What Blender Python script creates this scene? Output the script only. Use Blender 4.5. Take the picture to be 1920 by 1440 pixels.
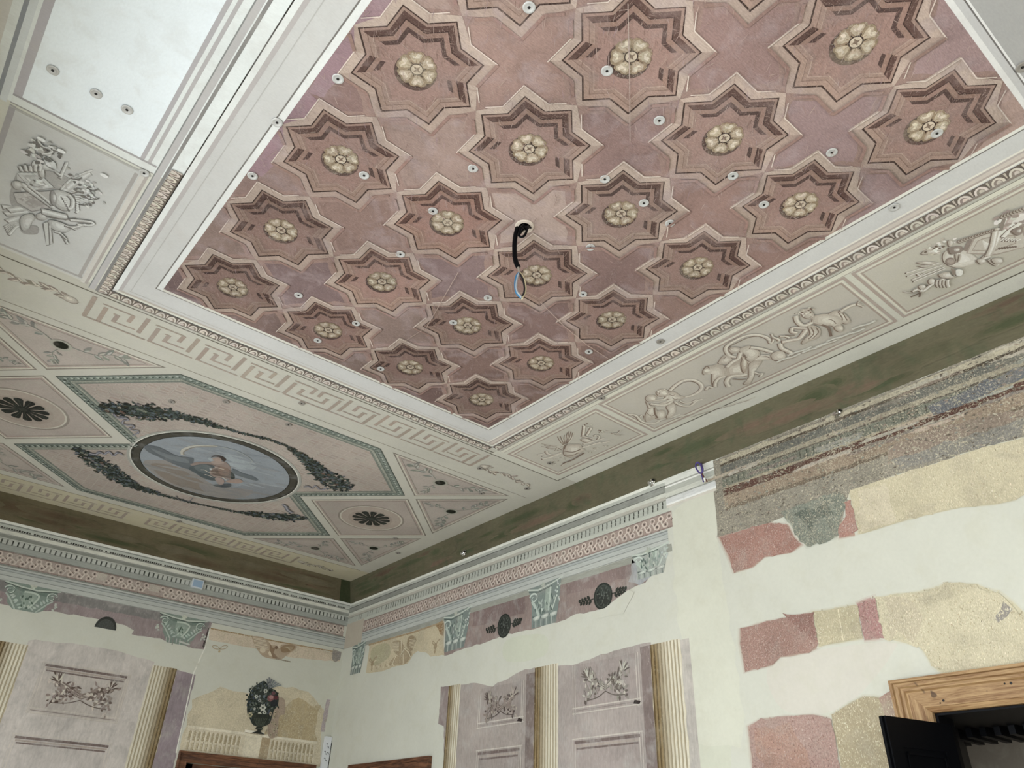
import bpy, math, random
from mathutils import Vector, Matrix
random.seed(7)
for o in list(bpy.data.objects): bpy.data.objects.remove(o)
SC = bpy.context.scene; COL = SC.collection

# ------------------------------------------------------------------ camera
EYE = 1.6; FPX = 1421.65
RIGHT = Vector((0.76457149, -0.64372097, 0.0324615))
DOWN = Vector((0.36484567, 0.39072337, -0.84511709))
FWD = Vector((0.53133613, 0.65799587, 0.53359475))
cam_data = bpy.data.cameras.new('camera'); cam = bpy.data.objects.new('camera', cam_data); COL.objects.link(cam)
cam_data.sensor_fit = 'HORIZONTAL'; cam_data.sensor_width = 36.0; cam_data.lens = 36.0 * FPX / 1920.0
cam_data.clip_start = 0.05; cam_data.clip_end = 100
m = Matrix((RIGHT, -DOWN, -FWD)).transposed().to_4x4(); m.translation = Vector((0, 0, EYE)); cam.matrix_world = m
SC.camera = cam

# ------------------------------------------------------------------ world, daylight, exposure
SC.view_settings.view_transform = 'Standard'; SC.view_settings.look = 'None'
SC.view_settings.gamma = 1.0; SC.view_settings.use_curve_mapping = False
SC.view_settings.exposure = 0.26
W = bpy.data.worlds.new('sky'); SC.world = W; W.use_nodes = True
bg = W.node_tree.nodes['Background']; bg.inputs[0].default_value = (0.72, 0.83, 1.0, 1); bg.inputs[1].default_value = 1.0
# daylight falling in through the windows of the left and near walls
def window_light(name, loc, rot, sx, sy, power, col):
    l = bpy.data.lights.new(name, 'AREA'); l.shape = 'RECTANGLE'; l.size = sx; l.size_y = sy; l.energy = power; l.color = col
    o = bpy.data.objects.new(name, l); COL.objects.link(o); o.location = loc; o.rotation_euler = rot
    return o
XL, XR, YN, YF, HC = -0.63, 4.58, -4.13, 8.775, 4.6      # room: left, right, near, far walls and ceiling height
LEFT_WINDOWS = [(-3.0, -1.8), (-0.6, 0.6), (1.8, 3.0), (4.2, 5.4), (6.4, 7.6)]  # all unseen; the farthest along are added to brighten the far end
NEAR_WINDOWS = [(0.3, 1.5), (2.4, 3.6)]
LP = [80, 100, 90, 55, 40]
for i, (a, b) in enumerate(LEFT_WINDOWS):
    window_light('window_daylight', (XL - 0.02, (a + b) / 2, 1.75), (0, math.radians(-90), 0), 2.3, b - a, LP[i], (0.93, 0.97, 1.0))
for a, b in NEAR_WINDOWS:
    window_light('window_daylight', ((a + b) / 2, YN - 0.02, 1.75), (math.radians(-90), 0, 0), b - a, 2.3, 110, (0.95, 0.98, 1.0))
sun = bpy.data.lights.new('sun', 'SUN'); sun.energy = 6.0; sun.angle = math.radians(1.0); sun.color = (1.0, 0.985, 0.95)
so = bpy.data.objects.new('sun', sun); COL.objects.link(so); so.rotation_euler = Vector((-0.62, -0.12, 0.80)).to_track_quat('Z', 'Y').to_euler()
window_light('adjoining_room_fill', (6.2, 1.2, 1.0), (0, math.radians(-105), 0), 0.8, 0.8, 16, (1.0, 0.95, 0.88))  # unseen fill lamp added to brighten the grey wall beyond the doorway

# ------------------------------------------------------------------ colour helpers
def lin(c):
    return c / 12.92 if c <= 0.04045 else ((c + 0.055) / 1.055) ** 2.4
def hexc(h):
    h = h.lstrip('#'); return tuple(lin(int(h[i:i + 2], 16) / 255) for i in (0, 2, 4))
def vary(h, a=0.06):
    c = hexc(h) if isinstance(h, str) else h; k = 1 + random.uniform(-a, a)
    return tuple(min(1, x * k * (1 + random.uniform(-a, a) * 0.3)) for x in c)
def mixc(a, b, t):
    a = hexc(a) if isinstance(a, str) else a; b = hexc(b) if isinstance(b, str) else b
    return tuple(x * (1 - t) + y * t for x, y in zip(a, b))

# ------------------------------------------------------------------ materials (all procedural)
class NB:
    def __init__(s, name):
        s.m = bpy.data.materials.new(name); s.m.use_nodes = True; s.t = s.m.node_tree; s.n = s.t.nodes; s.l = s.t.links
        s.b = s.n['Principled BSDF']
    def add(s, typ, **kw):
        x = s.n.new(typ)
        for k, v in kw.items(): setattr(x, k, v)
        return x
    def link(s, a, b): s.l.new(a, b)
    def noise(s, vec, scale, detail=4, rough=0.6, dist=0.0):
        x = s.add('ShaderNodeTexNoise'); x.inputs['Scale'].default_value = scale; x.inputs['Detail'].default_value = detail
        x.inputs['Roughness'].default_value = rough; x.inputs['Distortion'].default_value = dist; s.link(vec, x.inputs['Vector']); return x.outputs['Fac']
    def mr(s, val, a, b, c, d):
        x = s.add('ShaderNodeMapRange'); s.link(val, x.inputs[0])
        for i, v in enumerate((a, b, c, d)): x.inputs[i + 1].default_value = v
        return x.outputs[0]
    def math(s, op, a, b):
        x = s.add('ShaderNodeMath', operation=op)
        for i, v in enumerate((a, b)):
            if isinstance(v, (int, float)): x.inputs[i].default_value = v
            else: s.link(v, x.inputs[i])
        return x.outputs[0]
    def mix(s, fac, a, b, blend='MIX'):
        x = s.add('ShaderNodeMix', data_type='RGBA', blend_type=blend)
        if isinstance(fac, (int, float)): x.inputs[0].default_value = fac
        else: s.link(fac, x.inputs[0])
        for i, v in ((6, a), (7, b)):
            if isinstance(v, tuple): x.inputs[i].default_value = (*v[:3], 1)
            else: s.link(v, x.inputs[i])
        return x.outputs[2]
    def mapping(s, vec, scale, rot=(0, 0, 0)):
        x = s.add('ShaderNodeMapping'); x.inputs['Scale'].default_value = scale; x.inputs['Rotation'].default_value = rot; s.link(vec, x.inputs['Vector']); return x.outputs[0]

def paint(name, blotch=0.10, grain=0.10, tint='#b59a90', tint_amt=0.25, speck='#c8bca8', speck_amt=0.0, speck_thr=0.62, brush=(1, 1, 1), brot=(0, 0, 0), dark_amt=0.0, gscale=55, sscale=90, rough=0.9, sat=1.0, dspeck=0.0):
    """old distemper paint: the paint's own colour (stored on the mesh), blotches, brush grain and flecks of bare plaster"""
    b = NB(name)
    geo = b.add('ShaderNodeNewGeometry').outputs['Position']
    att = b.add('ShaderNodeAttribute', attribute_name='Col').outputs['Color']
    oi = b.add('ShaderNodeObjectInfo').outputs['Color']
    c = b.mix(1.0, att, oi, 'MULTIPLY')
    n1 = b.noise(geo, 1.7, 7, 0.62); n1b = b.noise(geo, 6.5, 5, 0.6, 0.4)
    bv = b.mapping(geo, brush, brot); n2 = b.noise(bv, gscale, 3, 0.65)
    t = b.mr(n1b, 0.50, 0.68, 0, tint_amt); c = b.mix(t, c, hexc(tint))
    k = b.math('ADD', b.mr(n1, 0.3, 0.7, 1 - blotch, 1 + blotch), b.mr(n2, 0.25, 0.75, -grain, grain))
    if dark_amt:
        n5 = b.noise(geo, 3.3, 6, 0.7, 0.6); k = b.math('MULTIPLY', k, b.mr(n5, 0.52, 0.7, 1.0, 1.0 - dark_amt))
    comb = b.add('ShaderNodeCombineColor')
    for i in range(3): b.link(k, comb.inputs[i])
    c = b.mix(1.0, c, comb.outputs[0], 'MULTIPLY')
    if speck_amt:
        n3 = b.noise(bv, sscale, 4, 0.75); n4 = b.noise(geo, 4.0, 4, 0.6)
        f = b.math('MULTIPLY', b.mr(n3, speck_thr, speck_thr + 0.07, 0, speck_amt), b.mr(n4, 0.38, 0.62, 0.25, 1.0))
        c = b.mix(f, c, hexc(speck))
    if dspeck:
        n6 = b.noise(geo, sscale * 1.5, 3, 0.8); c = b.mix(b.mr(n6, 0.58, 0.70, 0, dspeck), c, hexc('#4b4038'))
    if sat != 1.0:
        hs = b.add('ShaderNodeHueSaturation'); hs.inputs['Saturation'].default_value = sat; b.link(c, hs.inputs['Color']); c = hs.outputs[0]
    b.link(c, b.b.inputs['Base Color']); b.b.inputs['Roughness'].default_value = rough
    b.b.inputs['Specular IOR Level'].default_value = 0.12
    bump = b.add('ShaderNodeBump'); bump.inputs['Strength'].default_value = 0.12; bump.inputs['Distance'].default_value = 0.004
    b.link(n2, bump.inputs['Height']); b.link(bump.outputs[0], b.b.inputs['Normal'])
    return b.m
def plain(name, col, rough=0.5, metal=0.0, spec=0.5):
    b = NB(name); b.b.inputs['Base Color'].default_value = (*hexc(col), 1); b.b.inputs['Roughness'].default_value = rough
    b.b.inputs['Metallic'].default_value = metal; b.b.inputs['Specular IOR Level'].default_value = spec; return b.m
def wood(name, a, c, rot=(0, 0, 0), scale=(1, 1, 1), spots=True):
    b = NB(name); geo = b.add('ShaderNodeNewGeometry').outputs['Position']; v = b.mapping(geo, scale, rot)
    n = b.noise(v, 9, 6, 0.65, 1.2); n2 = b.noise(v, 60, 3, 0.6)
    w = b.math('ADD', b.mr(n, 0.38, 0.62, 0, 0.9), b.mr(n2, 0.3, 0.7, -0.2, 0.3))
    col = b.mix(w, hexc(a), hexc(c))
    n3 = b.noise(geo, 14, 2, 0.5); col = b.mix(b.mr(n3, 0.70, 0.76, 0, 0.8), col, hexc('#3b2616'))
    b.link(col, b.b.inputs['Base Color']); b.b.inputs['Roughness'].default_value = 0.62
    bump = b.add('ShaderNodeBump'); bump.inputs['Strength'].default_value = 0.3; bump.inputs['Distance'].default_value = 0.003
    b.link(n2, bump.inputs['Height']); b.link(bump.outputs[0], b.b.inputs['Normal']); return b.m

M = {}
M['floor'] = wood('pale_parquet', '#b9b1a4', '#8f8576', scale=(2, 0.3, 1))
M['ceil'] = paint('ceiling_paint', 0.06, 0.05, '#bdb9b4', 0.25, brush=(1, 3, 1), gscale=45)
M['white'] = paint('white_panel_paint', 0.04, 0.035, '#dadcda', 0.3, brush=(2, 1, 1), brot=(0, 0, 0.6))
M['pink'] = paint('coffer_pink_paint', 0.17, 0.20, '#a19090', 0.5, '#c2ada0', 0.55, 0.58, brush=(1, 4, 1), brot=(0, 0, 0.35), dark_amt=0.18, gscale=45, sscale=120, sat=0.90, dspeck=0.25)
M['coffer'] = paint('coffer_star_paint', 0.16, 0.22, '#94807a', 0.40, '#b9a395', 0.6, 0.57, brush=(1, 3, 1), brot=(0, 0, 0.35), dark_amt=0.18, gscale=50, sscale=120, sat=0.88, dspeck=0.30)
M['rose'] = paint('rosette_paint', 0.14, 0.26, '#a0937c', 0.35, '#d6d0c0', 0.55, 0.56, gscale=80, sscale=130, sat=0.85, dspeck=0.4)
M['fine'] = paint('grisaille_paint', 0.06, 0.12, '#b7ada4', 0.2, gscale=90, sscale=120)
M['medal'] = paint('medallion_paint', 0.12, 0.14, '#8a8c88', 0.35, gscale=60, brush=(1, 3, 1), sat=0.6, dspeck=0.1)
M['oct'] = paint('brick_ground_paint', 0.12, 0.14, '#a9a698', 0.40, '#b9ada0', 0.5, 0.57, brush=(1, 3, 1), gscale=50, sscale=90, sat=0.85)
M['dark'] = paint('dark_ornament_paint', 0.15, 0.30, '#4c5650', 0.3, gscale=70, sat=0.8)
M['olive'] = paint('olive_frieze_paint', 0.16, 0.12, '#4f5740', 0.55, '#7a725e', 0.25, 0.62, brush=(1, 1, 5), gscale=18, dark_amt=0.12, sat=0.9)
M['olivef'] = paint('olive_frieze_paint_far', 0.16, 0.12, '#56543c', 0.35, '#7a725e', 0.25, 0.62, brush=(1, 1, 7), gscale=18, dark_amt=0.15, sat=0.9)
M['wall'] = paint('new_plaster', 0.045, 0.025, '#bdbba8', 0.3, brush=(1, 1, 1), gscale=40)
M['band'] = paint('cornice_paint', 0.07, 0.16, '#a9aca2', 0.35, brush=(0.3, 0.3, 6), gscale=30, sscale=110, speck='#c9c8ba', speck_amt=0.4, speck_thr=0.58, sat=0.85)
M['guil'] = paint('guilloche_paint', 0.12, 0.18, '#a69888', 0.5, '#c5b5a2', 0.5, 0.57, gscale=80, sscale=110, sat=0.62, dspeck=0.35)
M['worn'] = paint('worn_fresco_paint', 0.20, 0.32, '#8d8675', 0.35, '#c2b89c', 0.85, 0.53, dark_amt=0.3, gscale=80, sscale=110, sat=0.85, dspeck=0.55)
M['ochre'] = paint('worn_ochre_paint', 0.10, 0.18, '#a99e84', 0.55, '#d9cfac', 0.75, 0.53, dark_amt=0.14, gscale=70, sscale=80, brush=(1, 2.2, 1), sat=0.82, dspeck=0.15)
M['column'] = paint('column_paint', 0.08, 0.12, '#b3a88c', 0.2, '#d0c6a8', 0.4, 0.58, gscale=60, brush=(1, 1, 0.3), sat=0.9, dspeck=0.2)
M['red'] = paint('worn_red_paint', 0.14, 0.26, '#9f8a7c', 0.5, '#c2ab9c', 0.75, 0.54, dark_amt=0.15, gscale=80, sscale=120, sat=0.80, dspeck=0.35)
M['mauve'] = paint('mauve_paint', 0.17, 0.14, '#a39d96', 0.6, '#bdb4ac', 0.45, 0.58, brush=(1, 1, 0.3), dark_amt=0.15, sat=0.85)
M['metal'] = plain('washer_steel', '#c4c4c1', 0.45, 0.25)
M['chrome'] = plain('chrome', '#d8d8d6', 0.12, 1.0)
M['black'] = plain('black_paint', '#050609', 0.5, 0.0, 0.12)
M['screw'] = plain('dark_screw', '#22201e', 0.5, 0.4)
M['pine'] = wood('pine_wood', '#a88a61', '#74522f', scale=(1, 0.25, 3))
M['pinev'] = wood('pine_wood_upright', '#ad8f66', '#785634', scale=(3, 3, 0.3))
M['oak'] = wood('brown_wood', '#7a5238', '#3d2415', scale=(0.3, 0.3, 3))

# ------------------------------------------------------------------ things, parts, tags
def tag(o, label=None, cat=None, group=None, kind=None):
    if label: o['label'] = label
    if cat: o['category'] = cat
    if group: o['group'] = group
    if kind: o['kind'] = kind
    return o
def link_mesh(name, me, mat, parent=None):
    o = bpy.data.objects.new(name, me); COL.objects.link(o)
    if mat is not None: me.materials.append(mat)
    if parent: o.parent = parent
    return o
class MB:
    """plain solid geometry collected into one mesh"""
    def __init__(s): s.v = []; s.f = []
    def quad(s, a, b, c, d):
        i = len(s.v); s.v += [tuple(a), tuple(b), tuple(c), tuple(d)]; s.f.append((i, i + 1, i + 2, i + 3))
    def box(s, x0, x1, y0, y1, z0, z1):
        i = len(s.v); s.v += [(x, y, z) for x in (x0, x1) for y in (y0, y1) for z in (z0, z1)]
        for f in ((0, 1, 3, 2), (4, 6, 7, 5), (0, 4, 5, 1), (2, 3, 7, 6), (0, 2, 6, 4), (1, 5, 7, 3)): s.f.append(tuple(i + k for k in f))
    def prism(s, prof, a, b, flip=False):
        """closed 3-D outline prof swept by the vector b - a"""
        n = len(prof); d = Vector(b) - Vector(a); i = len(s.v)
        s.v += [tuple(Vector(p)) for p in prof] + [tuple(Vector(p) + d) for p in prof]
        for k in range(n): s.f.append((i + k, i + (k + 1) % n, i + n + (k + 1) % n, i + n + k))
        s.f.append(tuple(i + k for k in range(n - 1, -1, -1))); s.f.append(tuple(i + n + k for k in range(n)))
    def tube(s, pts, r, n=10, caps=True):
        pts = [Vector(p) for p in pts]; rings = []; up = Vector((0.3, 0.2, 1)).normalized(); prev = None
        for k, p in enumerate(pts):
            t = (pts[min(k + 1, len(pts) - 1)] - pts[max(k - 1, 0)]).normalized()
            if prev is None:
                a = t.cross(up)
                if a.length < 0.05: a = t.cross(Vector((1, 0, 0)))
                a.normalize()
            else: a = (prev - t * prev.dot(t)).normalized()
            prev = a; b = t.cross(a); rr = r[k] if isinstance(r, (list, tuple)) else r
            i = len(s.v); s.v += [tuple(p + (a * math.cos(2 * math.pi * q / n) + b * math.sin(2 * math.pi * q / n)) * rr) for q in range(n)]; rings.append(i)
        for i, j in zip(rings, rings[1:]):
            for q in range(n): s.f.append((i + q, i + (q + 1) % n, j + (q + 1) % n, j + q))
        if caps:
            s.f.append(tuple(rings[0] + q for q in range(n - 1, -1, -1))); s.f.append(tuple(rings[-1] + q for q in range(n)))
    def lathe(s, c, axis, prof, n=24):
        c = Vector(c); axis = Vector(axis).normalized(); a = axis.orthogonal().normalized(); b = axis.cross(a); rings = []
        for (r, h) in prof:
            i = len(s.v); s.v += [tuple(c + axis * h + (a * math.cos(2 * math.pi * q / n) + b * math.sin(2 * math.pi * q / n)) * r) for q in range(n)]; rings.append(i)
        for i, j in zip(rings, rings[1:]):
            for q in range(n): s.f.append((i + q, i + (q + 1) % n, j + (q + 1) % n, j + q))
        s.f.append(tuple(rings[0] + q for q in range(n - 1, -1, -1))); s.f.append(tuple(rings[-1] + q for q in range(n)))
    def build(s, name, mat, parent=None, smooth=False, origin=None, colour=None):
        v = s.v
        if origin is not None: v = [tuple(Vector(p) - Vector(origin)) for p in v]
        me = bpy.data.meshes.new(name); me.from_pydata(v, [], s.f); me.update()
        if smooth:
            for p in me.polygons: p.use_smooth = True
            try: me.set_sharp_from_angle(angle=math.radians(40))
            except Exception: pass
        if colour is not None:
            c = hexc(colour) if isinstance(colour, str) else colour
            at = me.color_attributes.new('Col', 'FLOAT_COLOR', 'CORNER')
            at.data.foreach_set('color', list((*c, 1.0)) * len(me.loops))
        o = link_mesh(name, me, mat, parent)
        if origin is not None: o.location = origin
        return o

# ------------------------------------------------------------------ sight lines onto the ceiling and the walls
def ray(px, py):
    return RIGHT * ((px - 960) / FPX) + DOWN * ((py - 720) / FPX) + FWD
def on(plane, px, py):
    """photo point -> coordinates on that surface: C ceiling (x, y), R right wall (y, z), F far wall (x, z)"""
    d = ray(px, py)
    if plane == 'C': t = (HC - EYE) / d.z; return (d.x * t, d.y * t)
    if plane == 'R': t = XR / d.x; return (d.y * t, d.z * t + EYE)
    if plane == 'G':
        # sloping frieze: x = XR - (z - 4.315) * 0.17544
        k = 0.05 / 0.285; t = (XR + k * (4.315 - EYE)) / (d.x + k * d.z); return (d.y * t, d.z * t + EYE)
    t = YF / d.y; return (d.x * t, d.z * t + EYE)
def Z(plane, cx, cy, s):
    return lambda pts: [on(plane, cx + x / s, cy + y / s) for x, y in pts]

def smooth_pts(pts, closed=True, n=4):
    out = []; N = len(pts)
    rng = range(N) if closed else range(N - 1)
    for i in rng:
        p0 = pts[(i - 1) % N] if (closed or i > 0) else pts[0]; p1 = pts[i]; p2 = pts[(i + 1) % N]
        p3 = pts[(i + 2) % N] if (closed or i + 2 < N) else pts[-1]
        for k in range(n):
            t = k / n; t2 = t * t; t3 = t2 * t
            out.append(tuple(0.5 * (2 * p1[j] + (p2[j] - p0[j]) * t + (2 * p0[j] - 5 * p1[j] + 4 * p2[j] - p3[j]) * t2 + (3 * p1[j] - p0[j] - 3 * p2[j] + p3[j]) * t3) for j in (0, 1)))
    if not closed: out.append(tuple(pts[-1]))
    return out
def ragged(pts, amp, step=0.05, seed=1):
    r = random.Random(seed); out = []
    for i, p in enumerate(pts):
        q = pts[(i + 1) % len(pts)]; L = math.dist(p, q); n = max(1, int(L / step))
        for k in range(n):
            t = k / n; out.append((p[0] + (q[0] - p[0]) * t + r.gauss(0, amp), p[1] + (q[1] - p[1]) * t + r.gauss(0, amp)))
    return out

class Art:
    """paint film on a surface; every stroke lies a hair above the one before it"""
    EPS = 2.5e-5
    def __init__(s, plane, base=0.0004): s.pl = plane; s.p = []; s.h = base
    def pos(s, u, v, h):
        if s.pl == 'C': return (u, v, HC - h)
        if s.pl == 'L': return (u, v, -h)                # local, for copies on the ceiling
        if s.pl == 'R': return (XR - h, u, v)
        if s.pl == 'G': return (XR - (v - 4.315) * 0.05 / 0.285 - h, u, v)
        return (u, YF - h, v)
    def poly(s, pts, col, same=False):
        s.h += s.EPS * (0.25 if same else 1)
        c = hexc(col) if isinstance(col, str) else col
        s.p.append((pts, c, s.h))
    def rect(s, u0, u1, v0, v1, col, same=False): s.poly([(u0, v0), (u1, v0), (u1, v1), (u0, v1)], col, same)
    def line(s, pts, w, col, closed=False, w1=None, jit=0.0):
        """stroke of width w along pts (mitred)"""
        if not s.p or True: s.h += s.EPS
        n = len(pts); c = hexc(col) if isinstance(col, str) else col; L = []; Rr = []
        for i in range(n):
            p = Vector(pts[i]).to_2d()
            if closed: a, b = Vector(pts[i - 1]), Vector(pts[(i + 1) % n])
            else: a, b = Vector(pts[max(i - 1, 0)]), Vector(pts[min(i + 1, n - 1)])
            d1 = (p - a); d2 = (b - p)
            if d1.length < 1e-9: d1 = d2
            if d2.length < 1e-9: d2 = d1
            d1 = d1.normalized(); d2 = d2.normalized(); n1 = Vector((-d1.y, d1.x)); n2 = Vector((-d2.y, d2.x)); mm = n1 + n2
            if mm.length < 0.3: mm = n1
            mm.normalize(); k = 1 / max(0.45, mm.dot(n1))
            ww = w if w1 is None else w + (w1 - w) * i / max(1, n - 1)
            if jit: ww *= 1 + random.uniform(-jit, jit)
            L.append(p + mm * ww / 2 * k); Rr.append(p - mm * ww / 2 * k)
        rng = range(n) if closed else range(n - 1)
        for i in rng:
            j = (i + 1) % n; s.p.append(([tuple(L[i]), tuple(L[j]), tuple(Rr[j]), tuple(Rr[i])], c, s.h))
    def curve(s, pts, w, col, w1=None, n=5, jit=0.0): s.line(smooth_pts(pts, False, n), w, col, False, w1, jit)
    def ell(s, c, ru, rv, col, rot=0.0, n=20, same=False):
        cr, sr = math.cos(rot), math.sin(rot)
        s.poly([(c[0] + ru * math.cos(a) * cr - rv * math.sin(a) * sr, c[1] + ru * math.cos(a) * sr + rv * math.sin(a) * cr) for a in [2 * math.pi * k / n for k in range(n)]], col, same)
    def ring(s, c, r0, r1, col, n=48, a0=0, a1=2 * math.pi, sv=1.0):
        s.h += s.EPS; cc = hexc(col) if isinstance(col, str) else col
        P = lambda r, a: (c[0] + r * math.cos(a), c[1] + r * sv * math.sin(a))
        for k in range(n):
            a = a0 + (a1 - a0) * k / n; b = a0 + (a1 - a0) * (k + 1) / n
            s.p.append(([P(r0, a), P(r1, a), P(r1, b), P(r0, b)], cc, s.h))
    def blob(s, pts, base, dark, light, off, hl=0.6, n=4, edge=True):
        """modelled form of a grisaille: dark contour, mid tone, light where the painted light falls"""
        P = smooth_pts(pts, True, n); cx = sum(p[0] for p in P) / len(P); cy = sum(p[1] for p in P) / len(P)
        if edge:
            s.poly([(x + off[0] * 1.5, y + off[1] * 1.5) for x, y in P], mixc(dark, base, 0.62)); s.poly([(x + off[0] * 0.9, y + off[1] * 0.9) for x, y in P], dark)
        s.poly(P, mixc(base, dark, 0.16))
        for k, q, t in ((hl * 1.35, 0.35, 0.0), (hl * 1.05, 0.7, 0.35), (hl * 0.62, 1.1, 0.8)):
            k = min(k, 0.9); s.poly([(cx + (x - cx) * k - off[0] * q, cy + (y - cy) * k - off[1] * q) for x, y in P], mixc(base, light, t))
    def leaf(s, c, L, w, ang, col, same=True):
        ca, sa = math.cos(ang), math.sin(ang); q = [(0, 0), (0.3, 0.5), (0.7, 0.42), (1, 0), (0.7, -0.42), (0.3, -0.5)]
        s.poly([(c[0] + (a * L) * ca - (b * w) * sa, c[1] + (a * L) * sa + (b * w) * ca) for a, b in q], col, same)
    def build(s, name, mat, parent=None, label=None, kind=None):
        v = []; f = []; cols = []; i = 0
        for pts, c, h in s.p:
            k = len(pts); v += [s.pos(u, w, h) for u, w in pts]; f.append(tuple(range(i, i + k))); i += k; cols += list((*c, 1.0)) * k
        me = bpy.data.meshes.new(name); me.from_pydata(v, [], f); me.update()
        at = me.color_attributes.new('Col', 'FLOAT_COLOR', 'CORNER'); at.data.foreach_set('color', cols)
        o = link_mesh(name, me, mat, parent)
        if label: o['label'] = label
        if kind: o['kind'] = kind
        return o

# ================================================================== THE ROOM
DOOR = (0.90, 1.925, 2.357)                       # opening in the right wall: y0, y1, top
def plate(name, axis, at, out, a0, a1, z0, z1, holes, mat, col):
    """wall slab with rectangular holes (a0, a1, z0, z1)"""
    b = MB(); xs = sorted({a0, a1} | {h[0] for h in holes} | {h[1] for h in holes})
    for p, q in zip(xs, xs[1:]):
        hs = sorted([h for h in holes if h[0] <= p + 1e-6 and h[1] >= q - 1e-6], key=lambda h: h[2]); z = z0
        for h in hs + [None]:
            t = h[2] if h else z1
            if t > z + 1e-6:
                if axis == 'x': b.box(min(at, at + out), max(at, at + out), p, q, z, t)
                else: b.box(p, q, min(at, at + out), max(at, at + out), z, t)
            if h: z = h[3]
    return tag(b.build(name, mat, colour=col), kind='structure')
b = MB(); b.box(XL - 0.4, XR + 0.4, YN - 0.4, YF + 0.4, -0.15, 0); floor = tag(b.build('floor', M['floor']), kind='structure')
b = MB(); b.box(XL - 0.3, XR + 0.3, YN - 0.3, YF + 0.3, HC, HC + 0.15); ceiling = tag(b.build('ceiling', M['ceil'], colour='#d3d3c8'), kind='structure')
WALLC = '#c5c5b8'
FARDOOR = (2.99, 4.33, 2.36); RDOOR = (6.77, 8.10, 2.34)
wall_right = plate('wall_right', 'x', XR, 0.18, YN, YF, 0, HC, [(DOOR[0], DOOR[1], -0.01, DOOR[2]), (RDOOR[0], RDOOR[1], -0.01, RDOOR[2])], M['wall'], WALLC)
wall_far = plate('wall_far', 'y', YF, 0.34, XL, XR, 0, HC, [(FARDOOR[0], FARDOOR[1], -0.01, FARDOOR[2])], M['wall'], WALLC)
wall_left = plate('wall_left', 'x', XL, -0.3, YN, YF, 0, HC, [(a, b_, 0.6, 2.9) for a, b_ in LEFT_WINDOWS], M['wall'], WALLC)
wall_near = plate('wall_near', 'y', YN, -0.3, XL, XR, 0, HC, [(a, b_, 0.6, 2.9) for a, b_ in NEAR_WINDOWS], M['wall'], WALLC)
wi = 0
for a, c in LEFT_WINDOWS + NEAR_WINDOWS:
    wi += 1; b = MB(); left = wi <= len(LEFT_WINDOWS)
    def bb(p0, p1, z0, z1, d0=-0.28, d1=-0.22):
        if left: b.box(XL + d0, XL + d1, p0, p1, z0, z1)
        else: b.box(p0, p1, YN + d0, YN + d1, z0, z1)
    bb(a, a + 0.06, 0.6, 2.9); bb(c - 0.06, c, 0.6, 2.9); bb(a, c, 0.6, 0.66); bb(a, c, 2.84, 2.9); bb((a + c) / 2 - 0.03, (a + c) / 2 + 0.03, 0.6, 2.9); bb(a, c, 2.2, 2.25)
    tag(b.build('window_%d' % wi, M['oak']), kind='structure')

# ================================================================== PAINTED CEILING
CX, CY = 1.96, 2.32                                # centre of the coffered field
X0, X1, Y0, Y1 = 0.644, 3.278, 0.285, 4.345       # coffered field
# ---- ruled lines and borders
A = Art('C', 0.0003)
LAV = '#c6c6c3'
A.rect(-0.62, 4.56, 4.60, 8.30, '#bfbdb1'); A.rect(-0.62, -0.463, -1.0, 4.60, '#d3d1cc'); A.rect(-0.62, 4.56, 8.30, 8.774, '#bfb89f')
A.rect(0.40, 3.53, -0.06, 4.60, LAV)               # pale border round the coffers
A.rect(-0.50, 0.40, -1.5, 3.40, '#e2e7e5')         # brighter limewashed left strip
A.rect(3.59, 4.373, -1.0, 4.69, '#c9c8bb')
# right side mouldings
for x0, x1, c in ((3.425, 3.438, '#dedbd0'), (3.438, 3.452, '#b5aca6'), (3.452, 3.478, '#c9c0b6'), (3.478, 3.492, '#b0a49c'), (3.492, 3.506, '#e2dfd4'), (3.575, 3.593, '#8c8279'), (3.593, 3.612, '#b4b2a8'), (3.612, 3.617, '#77756a'), (3.617, 3.65, '#d3d1c2'), (3.65, 3.656, '#aaa296')):
    A.rect(x0, x1, -1.0, 4.60, c)
A.line([(4.373, -1.0), (4.373, 4.693)], 0.011, '#615b50'); A.line([(4.373, 4.693), (-0.45, 4.693)], 0.011, '#6a655a')
A.line([(-0.45, 5.19), (4.42, 5.19)], 0.008, '#8f897c'); A.line([(-0.45, 8.30), (4.4, 8.30)], 0.010, '#8a8170')
# left side mouldings
for x0, x1, y1, c in ((-0.463, -0.445, 3.42, '#93979c'), (-0.445, -0.415, 3.42, '#d5dadb'), (-0.40, -0.362, 3.34, '#b9b6ba'), (0.185, 0.206, 3.36, '#b4b1b3'), (0.223, 0.240, 3.37, '#b7b4b4'), (0.276, 0.282, 4.66, '#8a8c8a'), (0.282, 0.312, 4.66, '#bbb9b8'), (0.318, 0.334, 4.66, '#8a8885'), (0.430, 0.452, 4.56, '#b5b0ae'), (0.492, 0.497, 4.52, '#b5b4b0')):
    A.rect(x0, x1, -1.0, y1, c)
A.rect(0.396, 0.402, -1.0, 4.592, '#37332f')
A.rect(0.402, 0.43, -1.0, 4.57, '#dfe2df')
# far side mouldings
for y0, y1, x0, x1, c in ((4.515, 4.52, 0.48, 3.44, '#b3b1aa'), (4.545, 4.563, 0.44, 3.49, '#b7b0a6'), (4.563, 4.583, 0.42, 3.505, '#d5d4c8'), (4.583, 4.589, 0.40, 3.51, '#4a4640'), (4.652, 4.668, 0.33, 3.59, '#7f7a71')):
    A.rect(x0, x1, y0, y1, c)
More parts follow.
